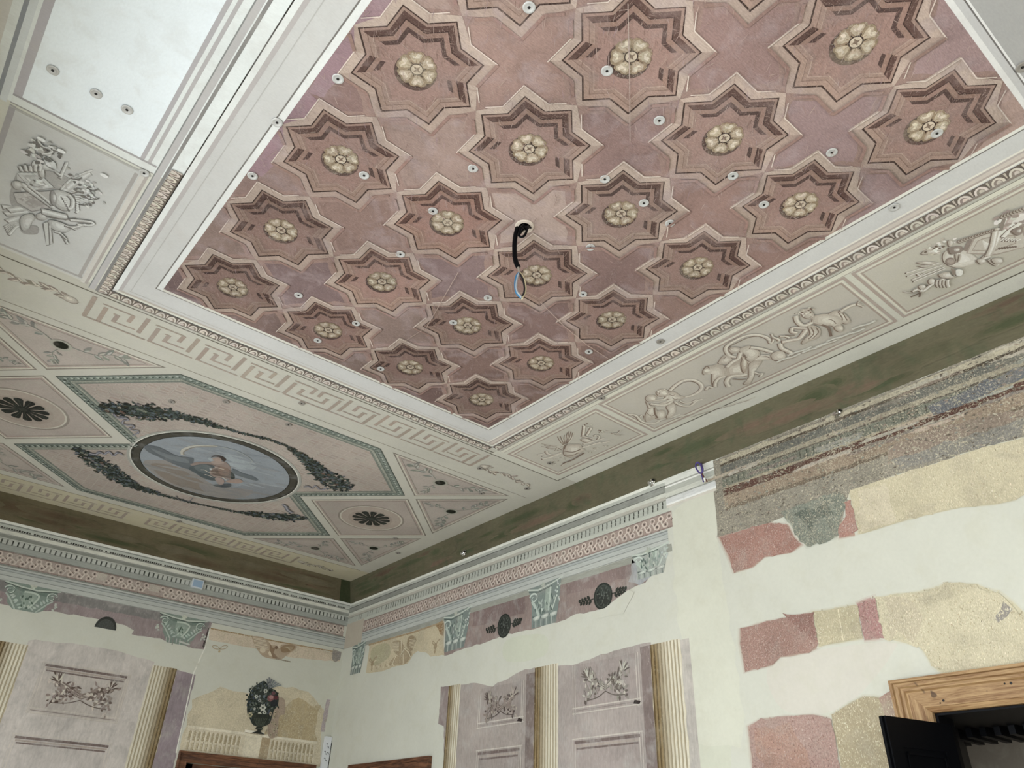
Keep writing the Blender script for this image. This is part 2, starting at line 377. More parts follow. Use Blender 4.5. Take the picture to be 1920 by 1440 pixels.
# frame line right next to the coffers
A.line([(0.607, -0.5), (0.607, 4.372), (3.304, 4.372), (3.304, 0.255)], 0.007, '#77736e')
A.rect(0.611, X0, 0.2, 4.368, '#dcdedb'); A.rect(X1, 3.30, 0.26, 4.368, '#dddcd3'); A.rect(X0, X1, Y1, 4.368, '#d5d3c8')
# near side
A.rect(0.45, 3.30, 0.262, Y0, '#d9d8d4'); A.rect(0.45, 3.30, 0.235, 0.262, '#bdbcba'); A.rect(0.45, 3.30, 0.229, 0.235, '#6f6b68'); A.rect(0.45, 3.32, 0.221, 0.229, '#dcdbd8')
A.rect(0.6, 3.30, -0.02, 0.221, '#a5a4a1')
# panel joint between white panel and trophy panel
for y0, y1, c in ((3.338, 3.352, '#a5a3a4'), (3.352, 3.40, '#dfe3e0'), (3.40, 3.408, '#9b9a97'), (3.425, 3.437, '#b1b0ac')):
    A.rect(-0.40, 0.27, y0, y1, c)
A.build('ceiling_border', M['ceil'], ceiling, 'pale moulded borders ruled round the ceiling compartments')
A = Art('C', 0.0012); A.rect(-0.362, 0.185, -1.0, 3.338, '#eef6fa')
A.build('blank_panel', M['white'], ceiling, 'blank whitened ceiling panel framed by mauve lines')

# ---- egg and dart moulding
def egg_run(A, p0, p1, w, pitch, side):
    """side: which side of the run the eggs open to"""
    p0 = Vector(p0); p1 = Vector(p1); d = (p1 - p0).normalized(); n = Vector((-d.y, d.x)) * side; L = (p1 - p0).length; k = int(L / pitch); pitch = L / k
    q = lambda s, t: tuple(p0 + d * s + n * t)
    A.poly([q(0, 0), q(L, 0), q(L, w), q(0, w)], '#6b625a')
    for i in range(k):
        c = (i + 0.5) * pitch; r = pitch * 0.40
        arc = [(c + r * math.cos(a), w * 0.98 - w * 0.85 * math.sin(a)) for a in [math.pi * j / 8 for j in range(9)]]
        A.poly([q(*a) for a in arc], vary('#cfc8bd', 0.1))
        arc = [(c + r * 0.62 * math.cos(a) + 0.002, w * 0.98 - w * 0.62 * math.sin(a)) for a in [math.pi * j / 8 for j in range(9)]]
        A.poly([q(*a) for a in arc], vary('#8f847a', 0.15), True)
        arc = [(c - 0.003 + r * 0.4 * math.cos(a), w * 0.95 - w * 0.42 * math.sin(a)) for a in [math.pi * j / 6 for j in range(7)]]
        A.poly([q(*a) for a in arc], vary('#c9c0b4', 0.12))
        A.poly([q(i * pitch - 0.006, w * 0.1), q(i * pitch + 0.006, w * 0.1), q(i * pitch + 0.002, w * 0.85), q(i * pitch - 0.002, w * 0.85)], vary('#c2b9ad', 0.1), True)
A = Art('C', 0.0012)
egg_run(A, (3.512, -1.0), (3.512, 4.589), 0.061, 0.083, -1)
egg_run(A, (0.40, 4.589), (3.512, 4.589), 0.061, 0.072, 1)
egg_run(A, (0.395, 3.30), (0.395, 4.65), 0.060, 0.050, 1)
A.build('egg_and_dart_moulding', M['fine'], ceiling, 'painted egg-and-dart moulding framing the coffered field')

# ---- Greek key bands
def key_unit(A, x0, y0, sx, sy, first=False):
    c = lambda: vary('#a2968a', 0.07); T = lambda pts: [(x0 + sx * a, y0 + sy * b) for a, b in pts]
    w = 0.030; t = 0.015
    A.line(T([(0, 0.075), (0, 0.28)]), w, c()); A.line(T([(-0.012, 0.278), (0.305, 0.282)]), t, c())
    A.line(T([(-0.03, 0.046), (0.168, 0.046)]), t, c()); A.line(T([(0.164, 0.045), (0.160, 0.145)]), w, c())
    A.line(T([(0.055, 0.113), (0.085, 0.113)]), t, c()); A.line(T([(0.083, 0.108), (0.080, 0.210)]), w, c()); A.line(T([(0.066, 0.208), (0.222, 0.203)]), t, c())
    A.line(T([(0.252, 0.01), (0.250, 0.228)]), w, c())
def key_band(A, y0, sy, flip):
    for k in range(4):
        for side in (1, -1):
            s = side * (-1 if flip else 1)
            if not flip: key_unit(A, 1.965 - side * (1.965 - 0.427 - 0.3405 * k), y0, side, sy)
            else: key_unit(A, 1.965 - side * (1.965 - 0.642 - 0.3405 * (k + 0)), y0, -side, sy)
    c = '#a2968a'
    if not flip:
        A.line([(0.338, y0), (0.338, y0 + 0.27 * sy)], 0.03, c); A.line([(0.33, y0 + sy * 0.275), (0.74, y0 + sy * 0.28)], 0.015, c)
        A.line([(3.590, y0), (3.590, y0 + 0.27 * sy)], 0.03, c); A.line([(3.60, y0 + sy * 0.275), (3.22, y0 + sy * 0.28)], 0.015, c)
    # middle unit
    for side in (1, -1):
        T = lambda pts: [(1.975 + side * a, y0 + sy * b) for a, b in pts]
        A.line(T([(-0.19, 0.075), (-0.19, 0.28)]), 0.028, c); A.line(T([(-0.21, 0.046), (-0.03, 0.046)]), 0.015, c); A.line(T([(-0.03, 0.045), (-0.032, 0.14)]), 0.028, c)
        A.line(T([(-0.12, 0.125), (-0.10, 0.125)]), 0.015, c); A.line(T([(-0.10, 0.12), (-0.105, 0.21)]), 0.028, c)
    A.line([(1.785, y0 + sy * 0.282), (2.175, y0 + sy * 0.282)], 0.015, c); A.line([(1.865, y0 + sy * 0.208), (2.095, y0 + sy * 0.208)], 0.015, c)
A = Art('C', 0.0012); key_band(A, 4.727, 1, False)
A.build('greek_key_band', M['fine'], ceiling, 'Greek key band beside the coffered field')
A = Art('C', 0.0012)
for k in range(10):
    x = 0.642 + 0.3345 * k - 0.3345; left = k < 5; s = -1 if left else 1
    if not left: x = x - 0.3345 + 0.25
    key_unit(A, x, 8.378, s, 0.95)
A.line([(3.615, 8.39), (3.63, 8.66)], 0.03, '#9a8f80'); A.line([(3.30, 8.655), (3.62, 8.66)], 0.014, '#9a8f80')
A.build('greek_key_band', M['fine'], ceiling, 'Greek key band along the far olive frieze')

# ---- coffered field: pink ground, strapwork, stars with rosettes
XS = [0.967, 1.638, 2.300, 2.955]; YS = [0.612, 1.287, 1.963, 2.652, 3.338, 4.020]
R = 0.305; AP = R * math.cos(math.pi / 4)
def star(c, s, rot=0):
    return [(c[0] + (R if k % 2 == 0 else R * 0.7654) * s * math.cos(k * math.pi / 8), c[1] + (R if k % 2 == 0 else R * 0.7654) * s * math.sin(k * math.pi / 8)) for k in range(16)]
def edge_normal(k):
    a = (k // 2) * 45 if k % 2 == 0 else ((k + 1) // 2) * 45
    return (a + 45) % 360 if k % 2 == 0 else (a - 45) % 360
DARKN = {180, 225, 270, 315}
A = Art('C', 0.0012); A.rect(X0, X1, Y0, Y1, '#93796f')
rr = random.Random(3)
def clipx(pts, c=None):
    ax, bx, ay, by = X0, X1, Y0, Y1
    if c:
        i, j = XS.index(c[0]), YS.index(c[1])
        if i: ax = (XS[i] + XS[i - 1]) / 2
        if i < 3: bx = (XS[i] + XS[i + 1]) / 2
        if j: ay = (YS[j] + YS[j - 1]) / 2
        if j < 5: by = (YS[j] + YS[j + 1]) / 2
    return [(min(max(x, ax), bx), min(max(y, ay), by)) for x, y in pts]
# tonal patches in the crosses
A.h += A.EPS
for i in range(5):
    for j in range(7):
        cx = (XS[0] - 0.332) + i * 0.663; cy = (YS[0] - 0.34) + j * 0.682
        tone = rr.choice(['#967a70', '#8b706a', '#9a8078', '#8f7775', '#9d857b', '#8e7269'])
        if (i, j) in ((2, 3),): tone = '#b09a8f'
        P = [(cx + a * 0.30, cy + b_ * 0.30) for a, b_ in ((0, -1.05), (0.3, -0.35), (1.05, 0), (0.35, 0.3), (0, 1.05), (-0.3, 0.35), (-1.05, 0), (-0.35, -0.3))]
        P = [(cx + (0.27 if k % 2 == 0 else 0.2) * math.cos(k * math.pi / 8 + math.pi / 8 * 0), cy + (0.27 if k % 2 == 0 else 0.2) * math.sin(k * math.pi / 8)) for k in range(16)]
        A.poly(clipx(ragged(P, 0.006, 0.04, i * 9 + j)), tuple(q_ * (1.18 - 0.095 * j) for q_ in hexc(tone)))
for y0_, y1_ in ((0.29, 1.0), (1.0, 1.75), (1.75, 2.4), (2.4, 3.05)): A.poly(clipx(ragged([(X0, y0_), (X0 + 0.085, y0_ + 0.02), (X0 + 0.075, y1_ - 0.02), (X0, y1_)], 0.004, 0.05, int(y1_ * 9))), vary('#8f757b', 0.05))
A.h += A.EPS
S_OUT = 1 + 0.043 / AP
for x in XS:
    for y in YS:
        P = star((x, y), S_OUT); Q = star((x, y), 1.0)
        cr = vary('#a59184', 0.05); j_ = YS.index(y)
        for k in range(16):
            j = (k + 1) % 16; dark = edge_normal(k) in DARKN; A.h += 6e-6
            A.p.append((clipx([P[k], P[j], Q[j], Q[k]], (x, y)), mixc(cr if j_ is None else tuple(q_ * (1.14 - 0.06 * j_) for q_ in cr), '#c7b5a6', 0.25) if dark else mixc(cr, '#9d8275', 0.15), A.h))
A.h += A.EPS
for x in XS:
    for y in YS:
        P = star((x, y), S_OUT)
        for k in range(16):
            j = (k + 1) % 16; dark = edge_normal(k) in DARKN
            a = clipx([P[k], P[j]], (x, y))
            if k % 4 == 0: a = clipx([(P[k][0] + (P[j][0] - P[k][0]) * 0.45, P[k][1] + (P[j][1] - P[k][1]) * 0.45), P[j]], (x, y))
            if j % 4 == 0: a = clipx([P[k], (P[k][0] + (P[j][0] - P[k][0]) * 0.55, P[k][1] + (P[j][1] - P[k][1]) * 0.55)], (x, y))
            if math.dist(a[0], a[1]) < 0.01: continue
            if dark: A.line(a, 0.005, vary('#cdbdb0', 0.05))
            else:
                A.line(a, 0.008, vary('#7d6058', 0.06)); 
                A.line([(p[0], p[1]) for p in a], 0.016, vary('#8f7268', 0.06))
# repairs: brighter touched-in edges along the left margin and a scored hairline crack
A.line([on('C', *p) for p in ((1177, 2), (1180, 150), (1181, 260))], 0.004, '#a8958a'); A.line(Z('C', 960, 360, 4)([(215, 810), (380, 980), (560, 1130), (730, 1240)]), 0.005, '#b39a8c')
for P_ in (((800, 390), (835, 405)), ((752, 640), (800, 610), (860, 505)), ((505, 555), (575, 583))): A.line([on('C', *p) for p in P_], 0.004, '#ad978a')
h0 = A.h + 2e-5
for k in range(2600):
    A.h = h0 + (k % 40) * 1.2e-5; p_ = (rr.uniform(X0, X1), rr.uniform(Y0, Y1)); a_ = 0.9 + rr.gauss(0, 0.25) if rr.random() < 0.7 else rr.uniform(0, 3.1)
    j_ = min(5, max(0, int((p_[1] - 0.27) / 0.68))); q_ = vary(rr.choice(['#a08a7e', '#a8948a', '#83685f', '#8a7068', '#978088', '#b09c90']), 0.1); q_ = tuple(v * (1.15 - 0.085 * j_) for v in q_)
    L_ = rr.uniform(0.02, 0.08); e_ = (p_[0] + L_ * math.cos(a_), p_[1] + L_ * math.sin(a_))
    if X0 < e_[0] < X1 and Y0 < e_[1] < Y1: A.leaf(p_, L_, rr.uniform(0.0012, 0.0028), a_, mixc(q_, '#93796f', 0.35))
A.h = h0 + 6e-4
A.build('coffered_field', M['pink'], ceiling, 'worn pink coffered field with interlaced tan strapwork')

def star_mesh():
    A = Art('L', 0.0022); c = (0, 0)
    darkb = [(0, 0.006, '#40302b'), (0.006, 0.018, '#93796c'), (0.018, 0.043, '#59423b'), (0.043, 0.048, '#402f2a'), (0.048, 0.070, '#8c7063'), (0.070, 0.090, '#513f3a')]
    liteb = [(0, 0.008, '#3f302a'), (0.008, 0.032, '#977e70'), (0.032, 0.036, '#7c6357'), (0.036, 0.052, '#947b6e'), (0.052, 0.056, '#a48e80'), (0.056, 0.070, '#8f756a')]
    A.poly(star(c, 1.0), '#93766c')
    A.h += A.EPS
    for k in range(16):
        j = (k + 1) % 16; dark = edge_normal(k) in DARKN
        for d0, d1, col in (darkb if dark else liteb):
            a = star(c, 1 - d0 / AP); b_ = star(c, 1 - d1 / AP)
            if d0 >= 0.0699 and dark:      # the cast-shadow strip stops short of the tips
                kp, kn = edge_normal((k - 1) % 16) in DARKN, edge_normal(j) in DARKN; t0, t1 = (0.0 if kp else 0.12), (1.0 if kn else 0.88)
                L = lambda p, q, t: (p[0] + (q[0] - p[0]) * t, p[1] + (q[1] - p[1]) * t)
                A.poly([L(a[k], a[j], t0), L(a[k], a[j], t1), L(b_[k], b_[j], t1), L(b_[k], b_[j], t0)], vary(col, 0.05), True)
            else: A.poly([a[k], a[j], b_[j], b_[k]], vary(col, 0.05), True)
    q2 = random.Random(31); h0 = A.h + 1e-5
    for k in range(170):
        A.h = h0 + (k % 40) * 1.2e-5; a_ = q2.uniform(0, 6.28); d = 0.24 * math.sqrt(q2.random()); t = 0.9 + q2.gauss(0, 0.3)
        if q2.random() < 0.3: t = q2.uniform(0, 3.1)
        A.leaf((d * math.cos(a_), d * math.sin(a_)), q2.uniform(0.015, 0.05), q2.uniform(0.0012, 0.0024), t, vary(q2.choice(['#9d8377', '#84675c', '#997f73', '#7f6358', '#9f887c']), 0.06))
    return A
def rosette_art(n=6, rot=0.3):
    A = Art('L', 0.0040); r = 0.090
    A.poly([(0.004 + 1.07 * r * math.cos(a), 0.018 + 1.05 * r * math.sin(a)) for a in [2 * math.pi * k / 24 for k in range(24)]], '#5f4b46')
    A.poly([(0.001 + 0.98 * r * math.cos(a), 0.008 + 0.98 * r * math.sin(a)) for a in [2 * math.pi * k / 24 for k in range(24)]], '#4a3a33')
    for k in range(n):
        a = rot + 2 * math.pi * k / n; ca, sa = math.cos(a), math.sin(a)
        T = lambda pts: [(x * ca * r - y * sa * r, x * sa * r + y * ca * r) for x, y in pts]
        pet = [(0.28, 0.10), (0.5, 0.34), (0.72, 0.47), (0.93, 0.40), (1.0, 0.22), (0.96, 0.05), (1.02, -0.15), (0.95, -0.38), (0.74, -0.47), (0.5, -0.34), (0.28, -0.10)]
        A.poly(T(pet), vary('#94836a', 0.08))
        A.poly(T([(0.34, 0.06), (0.55, 0.22), (0.78, 0.34), (0.93, 0.22), (0.86, 0.03), (0.93, -0.16), (0.76, -0.32), (0.55, -0.24), (0.34, -0.06)]), vary('#b5a993', 0.1))
        A.poly(T([(0.62, 0.16), (0.8, 0.24), (0.9, 0.1), (0.7, -0.02), (0.8, -0.2), (0.62, -0.14)]), vary('#d3cab8', 0.08))
        A.line(T([(0.25, 0), (0.52, 0)]), 0.003, '#9a8465')
        b = a + math.pi / n; A.ell((0.42 * r * math.cos(b), 0.42 * r * math.sin(b)), 0.006, 0.005, '#3d2c26', 0, 8)
        A.line([(0.48 * r * math.cos(b), 0.48 * r * math.sin(b)), (0.72 * r * math.cos(b), 0.72 * r * math.sin(b))], 0.003, '#6b5745')
    A.ell((0, 0), 0.031, 0.031, '#3f302b'); A.ell((0, 0), 0.0255, 0.0255, '#c9bda8')
    A.poly([(0.022 * (1 if k % 2 == 0 else 0.36) * math.cos(k * math.pi / 4 + 0.2), 0.022 * (1 if k % 2 == 0 else 0.36) * math.sin(k * math.pi / 4 + 0.2)) for k in range(8)], '#7d6b5b')
    return A
STAR_ME = None; ROSE_ME = []
tints = {}
rr = random.Random(11)
for j, y in enumerate(YS):
    for i, x in enumerate(XS):
        if STAR_ME is None:
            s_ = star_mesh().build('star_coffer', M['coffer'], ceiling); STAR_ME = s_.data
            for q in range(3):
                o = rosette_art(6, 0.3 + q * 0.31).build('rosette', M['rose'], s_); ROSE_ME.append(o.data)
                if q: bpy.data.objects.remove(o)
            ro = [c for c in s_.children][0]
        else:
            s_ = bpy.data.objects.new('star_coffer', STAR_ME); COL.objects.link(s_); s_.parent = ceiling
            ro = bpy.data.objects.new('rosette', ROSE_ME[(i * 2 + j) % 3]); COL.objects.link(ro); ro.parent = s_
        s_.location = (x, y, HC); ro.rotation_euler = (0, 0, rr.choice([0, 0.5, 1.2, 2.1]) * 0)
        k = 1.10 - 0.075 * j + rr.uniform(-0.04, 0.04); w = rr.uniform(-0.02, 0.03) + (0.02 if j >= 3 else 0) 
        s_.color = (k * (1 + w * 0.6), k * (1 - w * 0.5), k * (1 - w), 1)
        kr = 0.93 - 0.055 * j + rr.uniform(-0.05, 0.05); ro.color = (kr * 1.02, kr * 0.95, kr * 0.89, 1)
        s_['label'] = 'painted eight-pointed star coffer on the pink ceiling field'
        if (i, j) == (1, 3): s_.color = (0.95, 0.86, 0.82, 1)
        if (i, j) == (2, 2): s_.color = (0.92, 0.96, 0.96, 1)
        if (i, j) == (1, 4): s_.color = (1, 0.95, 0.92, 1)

# ---- left trophy panel ground
A = Art('C', 0.0012)
A.rect(-0.378, 0.222, 3.440, 4.600, '#c6c7c4')
A.rect(0.195, 0.215, 3.46, 4.58, '#aaa6a2'); A.rect(0.222, 0.246, 3.43, 4.63, '#cfccc5'); A.rect(0.246, 0.262, 3.43, 4.63, '#b3aca6')
A.rect(-0.40, -0.372, 3.42, 4.63, '#aaa7a8'); A.rect(-0.378, 0.222, 4.570, 4.590, '#a9a6a2'); A.rect(-0.378, 0.24, 4.60, 4.615, '#c9c8c0')
tp_left = A.build('trophy_panel', M['ceil'], ceiling, 'greyish trophy panel at the left edge below the blank white panel')
# ---- right-hand relief panels
def panel(x0, x1, y0, y1, g, label):
    A = Art('C', 0.0014); A.rect(x0 + 0.02, x1 - 0.02, y0 + 0.02, y1 - 0.02, g)
    A.line([(x0, y0), (x1, y0), (x1, y1), (x0, y1)], 0.020, '#aa9d93', True)
    A.line([(x0 + 0.022, y0 + 0.022), (x1 - 0.022, y0 + 0.022), (x1 - 0.022, y1 - 0.022), (x0 + 0.022, y1 - 0.022)], 0.010, '#d6d2c3', True)
    A.line([(x0 + 0.036, y0 + 0.036), (x1 - 0.036, y0 + 0.036), (x1 - 0.036, y1 - 0.036), (x0 + 0.036, y1 - 0.036)], 0.012, '#a3968b', True)
    return A.build('relief_panel', M['ceil'], ceiling, label)
rp1 = panel(3.70, 4.290, 3.535, 4.590, '#bcb8ac', 'short relief panel with a musical trophy next to the corner')
rp2 = panel(3.668, 4.296, 1.450, 3.462, '#b9b4a9', 'long relief panel with sea riders')
rp3 = panel(3.672, 4.288, -1.0, 1.392, '#bdb9ac', 'relief panel with a painter\'s trophy at the right edge')

# ---- garland panel (octagon with notches), brick-like ground
OCT = [(0.385, 5.975), (1.09, 5.28), (2.83, 5.28), (3.535, 5.975), (2.79, 6.727), (3.535, 7.48), (2.83, 8.175), (1.09, 8.175), (0.385, 7.48), (1.18, 6.727)]
def inset(P, d):
    n = len(P); out = []
    for i in range(n):
        a, b_, c = Vector(P[i - 1]), Vector(P[i]), Vector(P[(i + 1) % n])
        n1 = (b_ - a).normalized(); n2 = (c - b_).normalized(); n1 = Vector((-n1.y, n1.x)); n2 = Vector((-n2.y, n2.x))
        mm = (n1 + n2); mm.normalize(); out.append(tuple(b_ + mm * d / max(0.35, mm.dot(n1))))
    return out
A = Art('C', 0.0012); A.poly(OCT, '#a89b90')
def rowspan(P, y):
    xs = []
    for i in range(len(P)):
        (xa, ya), (xb, yb) = P[i], P[(i + 1) % len(P)]
        if (ya - y) * (yb - y) < 0: xs.append(xa + (xb - xa) * (y - ya) / (yb - ya))
    return sorted(xs)
rr = random.Random(5); IN = inset(OCT, 0.09); yy = 5.40
row = 0; A.h += A.EPS
while yy < 8.07:
    xs = rowspan(IN, yy)
    for a, b_ in zip(xs[::2], xs[1::2]):
        A.p.append(([(a, yy - 0.003), (b_, yy - 0.003), (b_, yy + 0.003), (a, yy + 0.003)], vary('#b0a59a', 0.04), A.h))
        x = a + 0.03 + (row % 2) * 0.045
        while x < b_ - 0.02:
            A.p.append(([(x, yy), (x + 0.006, yy), (x + 0.006, yy + 0.045), (x, yy + 0.045)], vary('#b2a79c', 0.05), A.h))
            if rr.random() < 0.45: A.p.append(([(x + 0.012, yy + 0.012), (x + 0.075, yy + 0.012), (x + 0.075, yy + 0.036), (x + 0.012, yy + 0.036)], vary(rr.choice(['#a09085', '#a69a90', '#9f9389', '#a39488']), 0.05), A.h))
            x += 0.09
    yy += 0.045; row += 1
garland_panel = A.build('garland_panel', M['oct'], ceiling, 'notched octagonal garland panel with a faint brick ground')
A = Art('C', 0.0019)
GB = [(0, 0.010, '#50584f'), (0.010, 0.062, '#7b857a'), (0.062, 0.070, '#5d665c'), (0.070, 0.092, '#979a8b'), (0.092, 0.112, '#787e73')]
for d0, d1, c in GB:
    a, b_ = inset(OCT, d0), inset(OCT, d1); A.h += A.EPS
    for k in range(len(OCT)):
        j = (k + 1) % len(OCT); A.p.append(([a[k], a[j], b_[j], b_[k]], hexc(c), A.h))
mid = inset(OCT, 0.036)
for k in range(len(OCT)):
    p, q = Vector(mid[k]), Vector(mid[(k + 1) % len(OCT)]); L = (q - p).length; n = int(L / 0.05); d = (q - p).normalized(); nn = Vector((-d.y, d.x))
    for t in range(n):
        c = p + d * (t + 0.5) * L / n; s = 0.02
        A.leaf(tuple(c - d * s * 0.8 - nn * 0.012), 0.034, 0.018, math.atan2(d.y, d.x) + 0.6, vary('#aeb5a8', 0.12), False); A.leaf(tuple(c + nn * 0.014), 0.028, 0.014, math.atan2(d.y, d.x) - 0.7, vary('#4f5a50', 0.2), True)
A.build('leaf_border', M['dark'], garland_panel, 'grey-green leaf border')

# ---- rosette panels and corner triangles
def thin_frame(A, P, ground, inner_dark):
    A.poly(P, ground); n = len(P); ctr = (sum(p[0] for p in P) / n, sum(p[1] for p in P) / n)
    A.line(P, 0.012, '#7d766a', True)
    for d, w, c in inner_dark:
        A.line(inset(P, d), w, c, True)
def ccw(P):
    a = sum(P[i][0] * P[(i + 1) % len(P)][1] - P[(i + 1) % len(P)][0] * P[i][1] for i in range(len(P)))
    return P if a > 0 else P[::-1]
FR = [(0.016, 0.012, '#c9c5b2'), (0.033, 0.007, '#a78f85'), (0.045, 0.010, '#8b8378')]
def rosette_panel(cx, label):
    A = Art('C', 0.0012); cy = 6.727; r = 0.692
    thin_frame(A, ccw([(cx - r, cy), (cx, cy - r), (cx + r, cy), (cx, cy + r)]), '#aa9e94', FR)
    A.ring((cx, cy), 0.325, 0.345, '#8d8479'); A.ring((cx, cy), 0.310, 0.325, '#c2bcac'); A.poly([(cx + 0.31 * math.cos(a), cy + 0.31 * math.sin(a)) for a in [2 * math.pi * k / 48 for k in range(48)]], '#a89a8d')
    A.poly([(cx + 0.23 * math.cos(a), cy + 0.015 + 0.23 * math.sin(a)) for a in [2 * math.pi * k / 48 for k in range(48)]], '#9f9184')
    P = A.build('rosette_panel', M['oct'], ceiling, label)
    A = Art('C', 0.0030)
    A.ell((cx, cy), 0.06, 0.06, '#23231e')
    for k in range(12):
        a = 2 * math.pi * k / 12 + 0.13; ca, sa = math.cos(a), math.sin(a)
        pet = [(0.03, 0.009), (0.10, 0.021), (0.165, 0.036), (0.190, 0.028), (0.197, 0), (0.190, -0.028), (0.165, -0.036), (0.10, -0.021), (0.03, -0.009)]
        A.poly([(cx + x * ca - y * sa, cy + x * sa + y * ca) for x, y in pet], vary('#2f302a', 0.12))
        A.line([(cx + 0.05 * ca, cy + 0.05 * sa), (cx + 0.17 * ca, cy + 0.17 * sa)], 0.004, '#4c4c40')
    A.ell((cx, cy), 0.032, 0.032, '#3a3b33')
    A.build('painted_flower', M['dark'], P, 'black twelve-petalled flower')
rosette_panel(3.607, 'diamond panel with a black flower in a ring near the corner')
rosette_panel(0.313, 'diamond panel with a black flower in a ring at the left edge')
TR = [(2.956, 5.272), (4.262, 5.272), (3.609, 5.912)], [(3.668, 5.975), (4.308, 5.345), (4.308, 6.610)]
def spray(A, c, a, L, col, li, seed, k=9):
    r = random.Random(seed); p = [c, (c[0] + L * 0.4 * math.cos(a + 0.25), c[1] + L * 0.4 * math.sin(a + 0.25)), (c[0] + L * 0.75 * math.cos(a - 0.05), c[1] + L * 0.75 * math.sin(a - 0.05)), (c[0] + L * math.cos(a + 0.1), c[1] + L * math.sin(a + 0.1))]
    S = smooth_pts(p, False, 5); A.line(S, 0.009, col, False, 0.003)
    for i in range(k):
        q = S[int((0.25 + 0.75 * i / k) * (len(S) - 1))]; sgn = 1 if i % 2 else -1
        A.leaf(q, L * r.uniform(0.16, 0.30), L * 0.10, a + sgn * r.uniform(0.5, 1.1), vary(col, 0.15), False)
        A.leaf((q[0] + 0.004, q[1] - 0.004), L * r.uniform(0.10, 0.2), L * 0.045, a + sgn * r.uniform(0.5, 1.1), vary(li, 0.1), False)
names = {(0, 1, 1): 'triangular leaf panel, upper one of the two beside the corner trophy panel', (1, 1, 1): 'triangular leaf panel touching the right border',
         (1, 1, -1): 'lowest triangular leaf panel, next to the room corner', (0, 1, -1): 'triangular leaf panel over the far key band end', (0, -1, 1): 'triangular leaf panel at the left under the trophy panel'}
for t, P0 in enumerate(TR):
    for mx in (1, -1):
        for my in (1, -1):
            P = [(CX + mx * (x - CX), 6.727 + my * (y - 6.727)) for x, y in P0]
            A = Art('C', 0.0012); thin_frame(A, ccw(P), '#ada298', FR if my > 0 else FR[1:])
            T = A.build('corner_panel', M['oct'], ceiling, names.get((t, mx, my), 'triangular painted leaf panel'))
            c = (sum(p[0] for p in P) / 3, sum(p[1] for p in P) / 3)
            A = Art('C', 0.0028)
            far = sorted(P, key=lambda p: -math.dist(p, c))
            for q, p in enumerate(P):
                a = math.atan2(p[1] - c[1], p[0] - c[0]); L = math.dist(p, c) * 0.56
                a0 = (c[0] + 0.06 * math.cos(a), c[1] + 0.06 * math.sin(a)); spray(A, a0, a, L, '#868880', '#b0aea4', q + t * 7)
            A.ring(c, 0.052, 0.072, '#a4a397', 20); A.ring(c, 0.046, 0.053, '#6f6e63', 20); A.ell(c, 0.047, 0.047, '#24261e')
            A.build('leaf_ornament', M['fine'], T, 'grey leaf sprays round a black boss')

# ---- scroll foliage at the ends of the key bands
def rinceau(cx, cy, L, ang, label, col='#8d8479'):
    A = Art('C', 0.0014); r = random.Random(int(cx * 97 + cy))
    ca, sa = math.cos(ang), math.sin(ang)
    T = lambda s, t: (cx + s * ca - t * sa, cy + s * sa + t * ca)
    S = smooth_pts([T(0, 0), T(L * 0.25, 0.03), T(L * 0.5, -0.02), T(L * 0.75, 0.03), T(L, 0)], False, 6); A.line(S, 0.014, col, False, 0.006)
    for i in range(18):
        q = S[int(i / 18 * (len(S) - 1))]; sg = 1 if i % 2 else -1
        A.leaf(q, 0.09 * (1 - 0.4 * i / 18), 0.035, ang + sg * r.uniform(0.25, 0.8), vary(col, 0.12), False); A.leaf(q, 0.07 * (1 - 0.4 * i / 18), 0.016, ang + sg * r.uniform(0.25, 0.8), vary('#c8c2b4', 0.06), False)
    A.blob([T(-0.03, 0), T(0.0, 0.035), T(0.05, 0.03), T(0.06, 0), T(0.05, -0.03), T(0.0, -0.035)], '#b3aca0', '#6f665d', '#d2cdbf', (0.003, 0.004))
    A.build('scroll_foliage', M['fine'], ceiling, label)
rinceau(3.68, 4.93, 0.58, 0, 'grey acanthus scroll right of the near key band')
rinceau(0.24, 4.87, 0.58, math.pi, 'grey acanthus scroll left of the near key band')
rinceau(3.70, 8.53, 0.45, 0, 'dark scroll at the right end of the far key band', '#6f675b')


# ================================================================== FIGURED PAINTING ON THE CEILING
GB_, GD, GL = '#bbb3a6', '#7b6b5f', '#d8d4c7'
OFF = (-0.003, 0.007)
class Fig(Art):
    """grisaille drawing traced in one view q of the surface"""
    def setup(s, q, base=GB_, dark=GD, light=GL, off=OFF): s.q = q; s.b, s.d, s.l, s.o = base, dark, light, off; return s
    def B(s, pts, hl=0.6, b=None, n=3): s.blob(s.q(pts), b or s.b, s.d, s.l, s.o, hl, n)
    def S(s, pts, w, b=None, shade=True, w1=None):
        P = smooth_pts(s.q(pts), False, 4)
        if shade: s.line([(x + s.o[0], y + s.o[1]) for x, y in P], w, s.d, False, w1)
        s.line(P, w, b or s.b, False, w1); s.line([(x - s.o[0] * 0.3, y - s.o[1] * 0.3) for x, y in P], w * 0.6, mixc(b or s.b, s.l, 0.45), False, None if w1 is None else w1 * 0.6); s.line([(x - s.o[0] * 0.5, y - s.o[1] * 0.5) for x, y in P], w * 0.25, s.l, False, None if w1 is None else w1 * 0.25)
    def K(s, pts, w=0.005, c=None, w1=None): s.line(smooth_pts(s.q(pts), False, 4), w, c or s.d, False, w1)
    def curls(s, c, rad, k, seed=0, cols=None):
        r = random.Random(seed); u = s.q([c])[0]
        for _ in range(k):
            a = r.uniform(0, 6.28); d = rad * math.sqrt(r.random()); s.leaf((u[0] + d * math.cos(a), u[1] + d * math.sin(a)), rad * 0.5, rad * 0.3, r.uniform(0, 6.28), vary(r.choice(cols or [s.d, s.b, s.l]), 0.08), False)
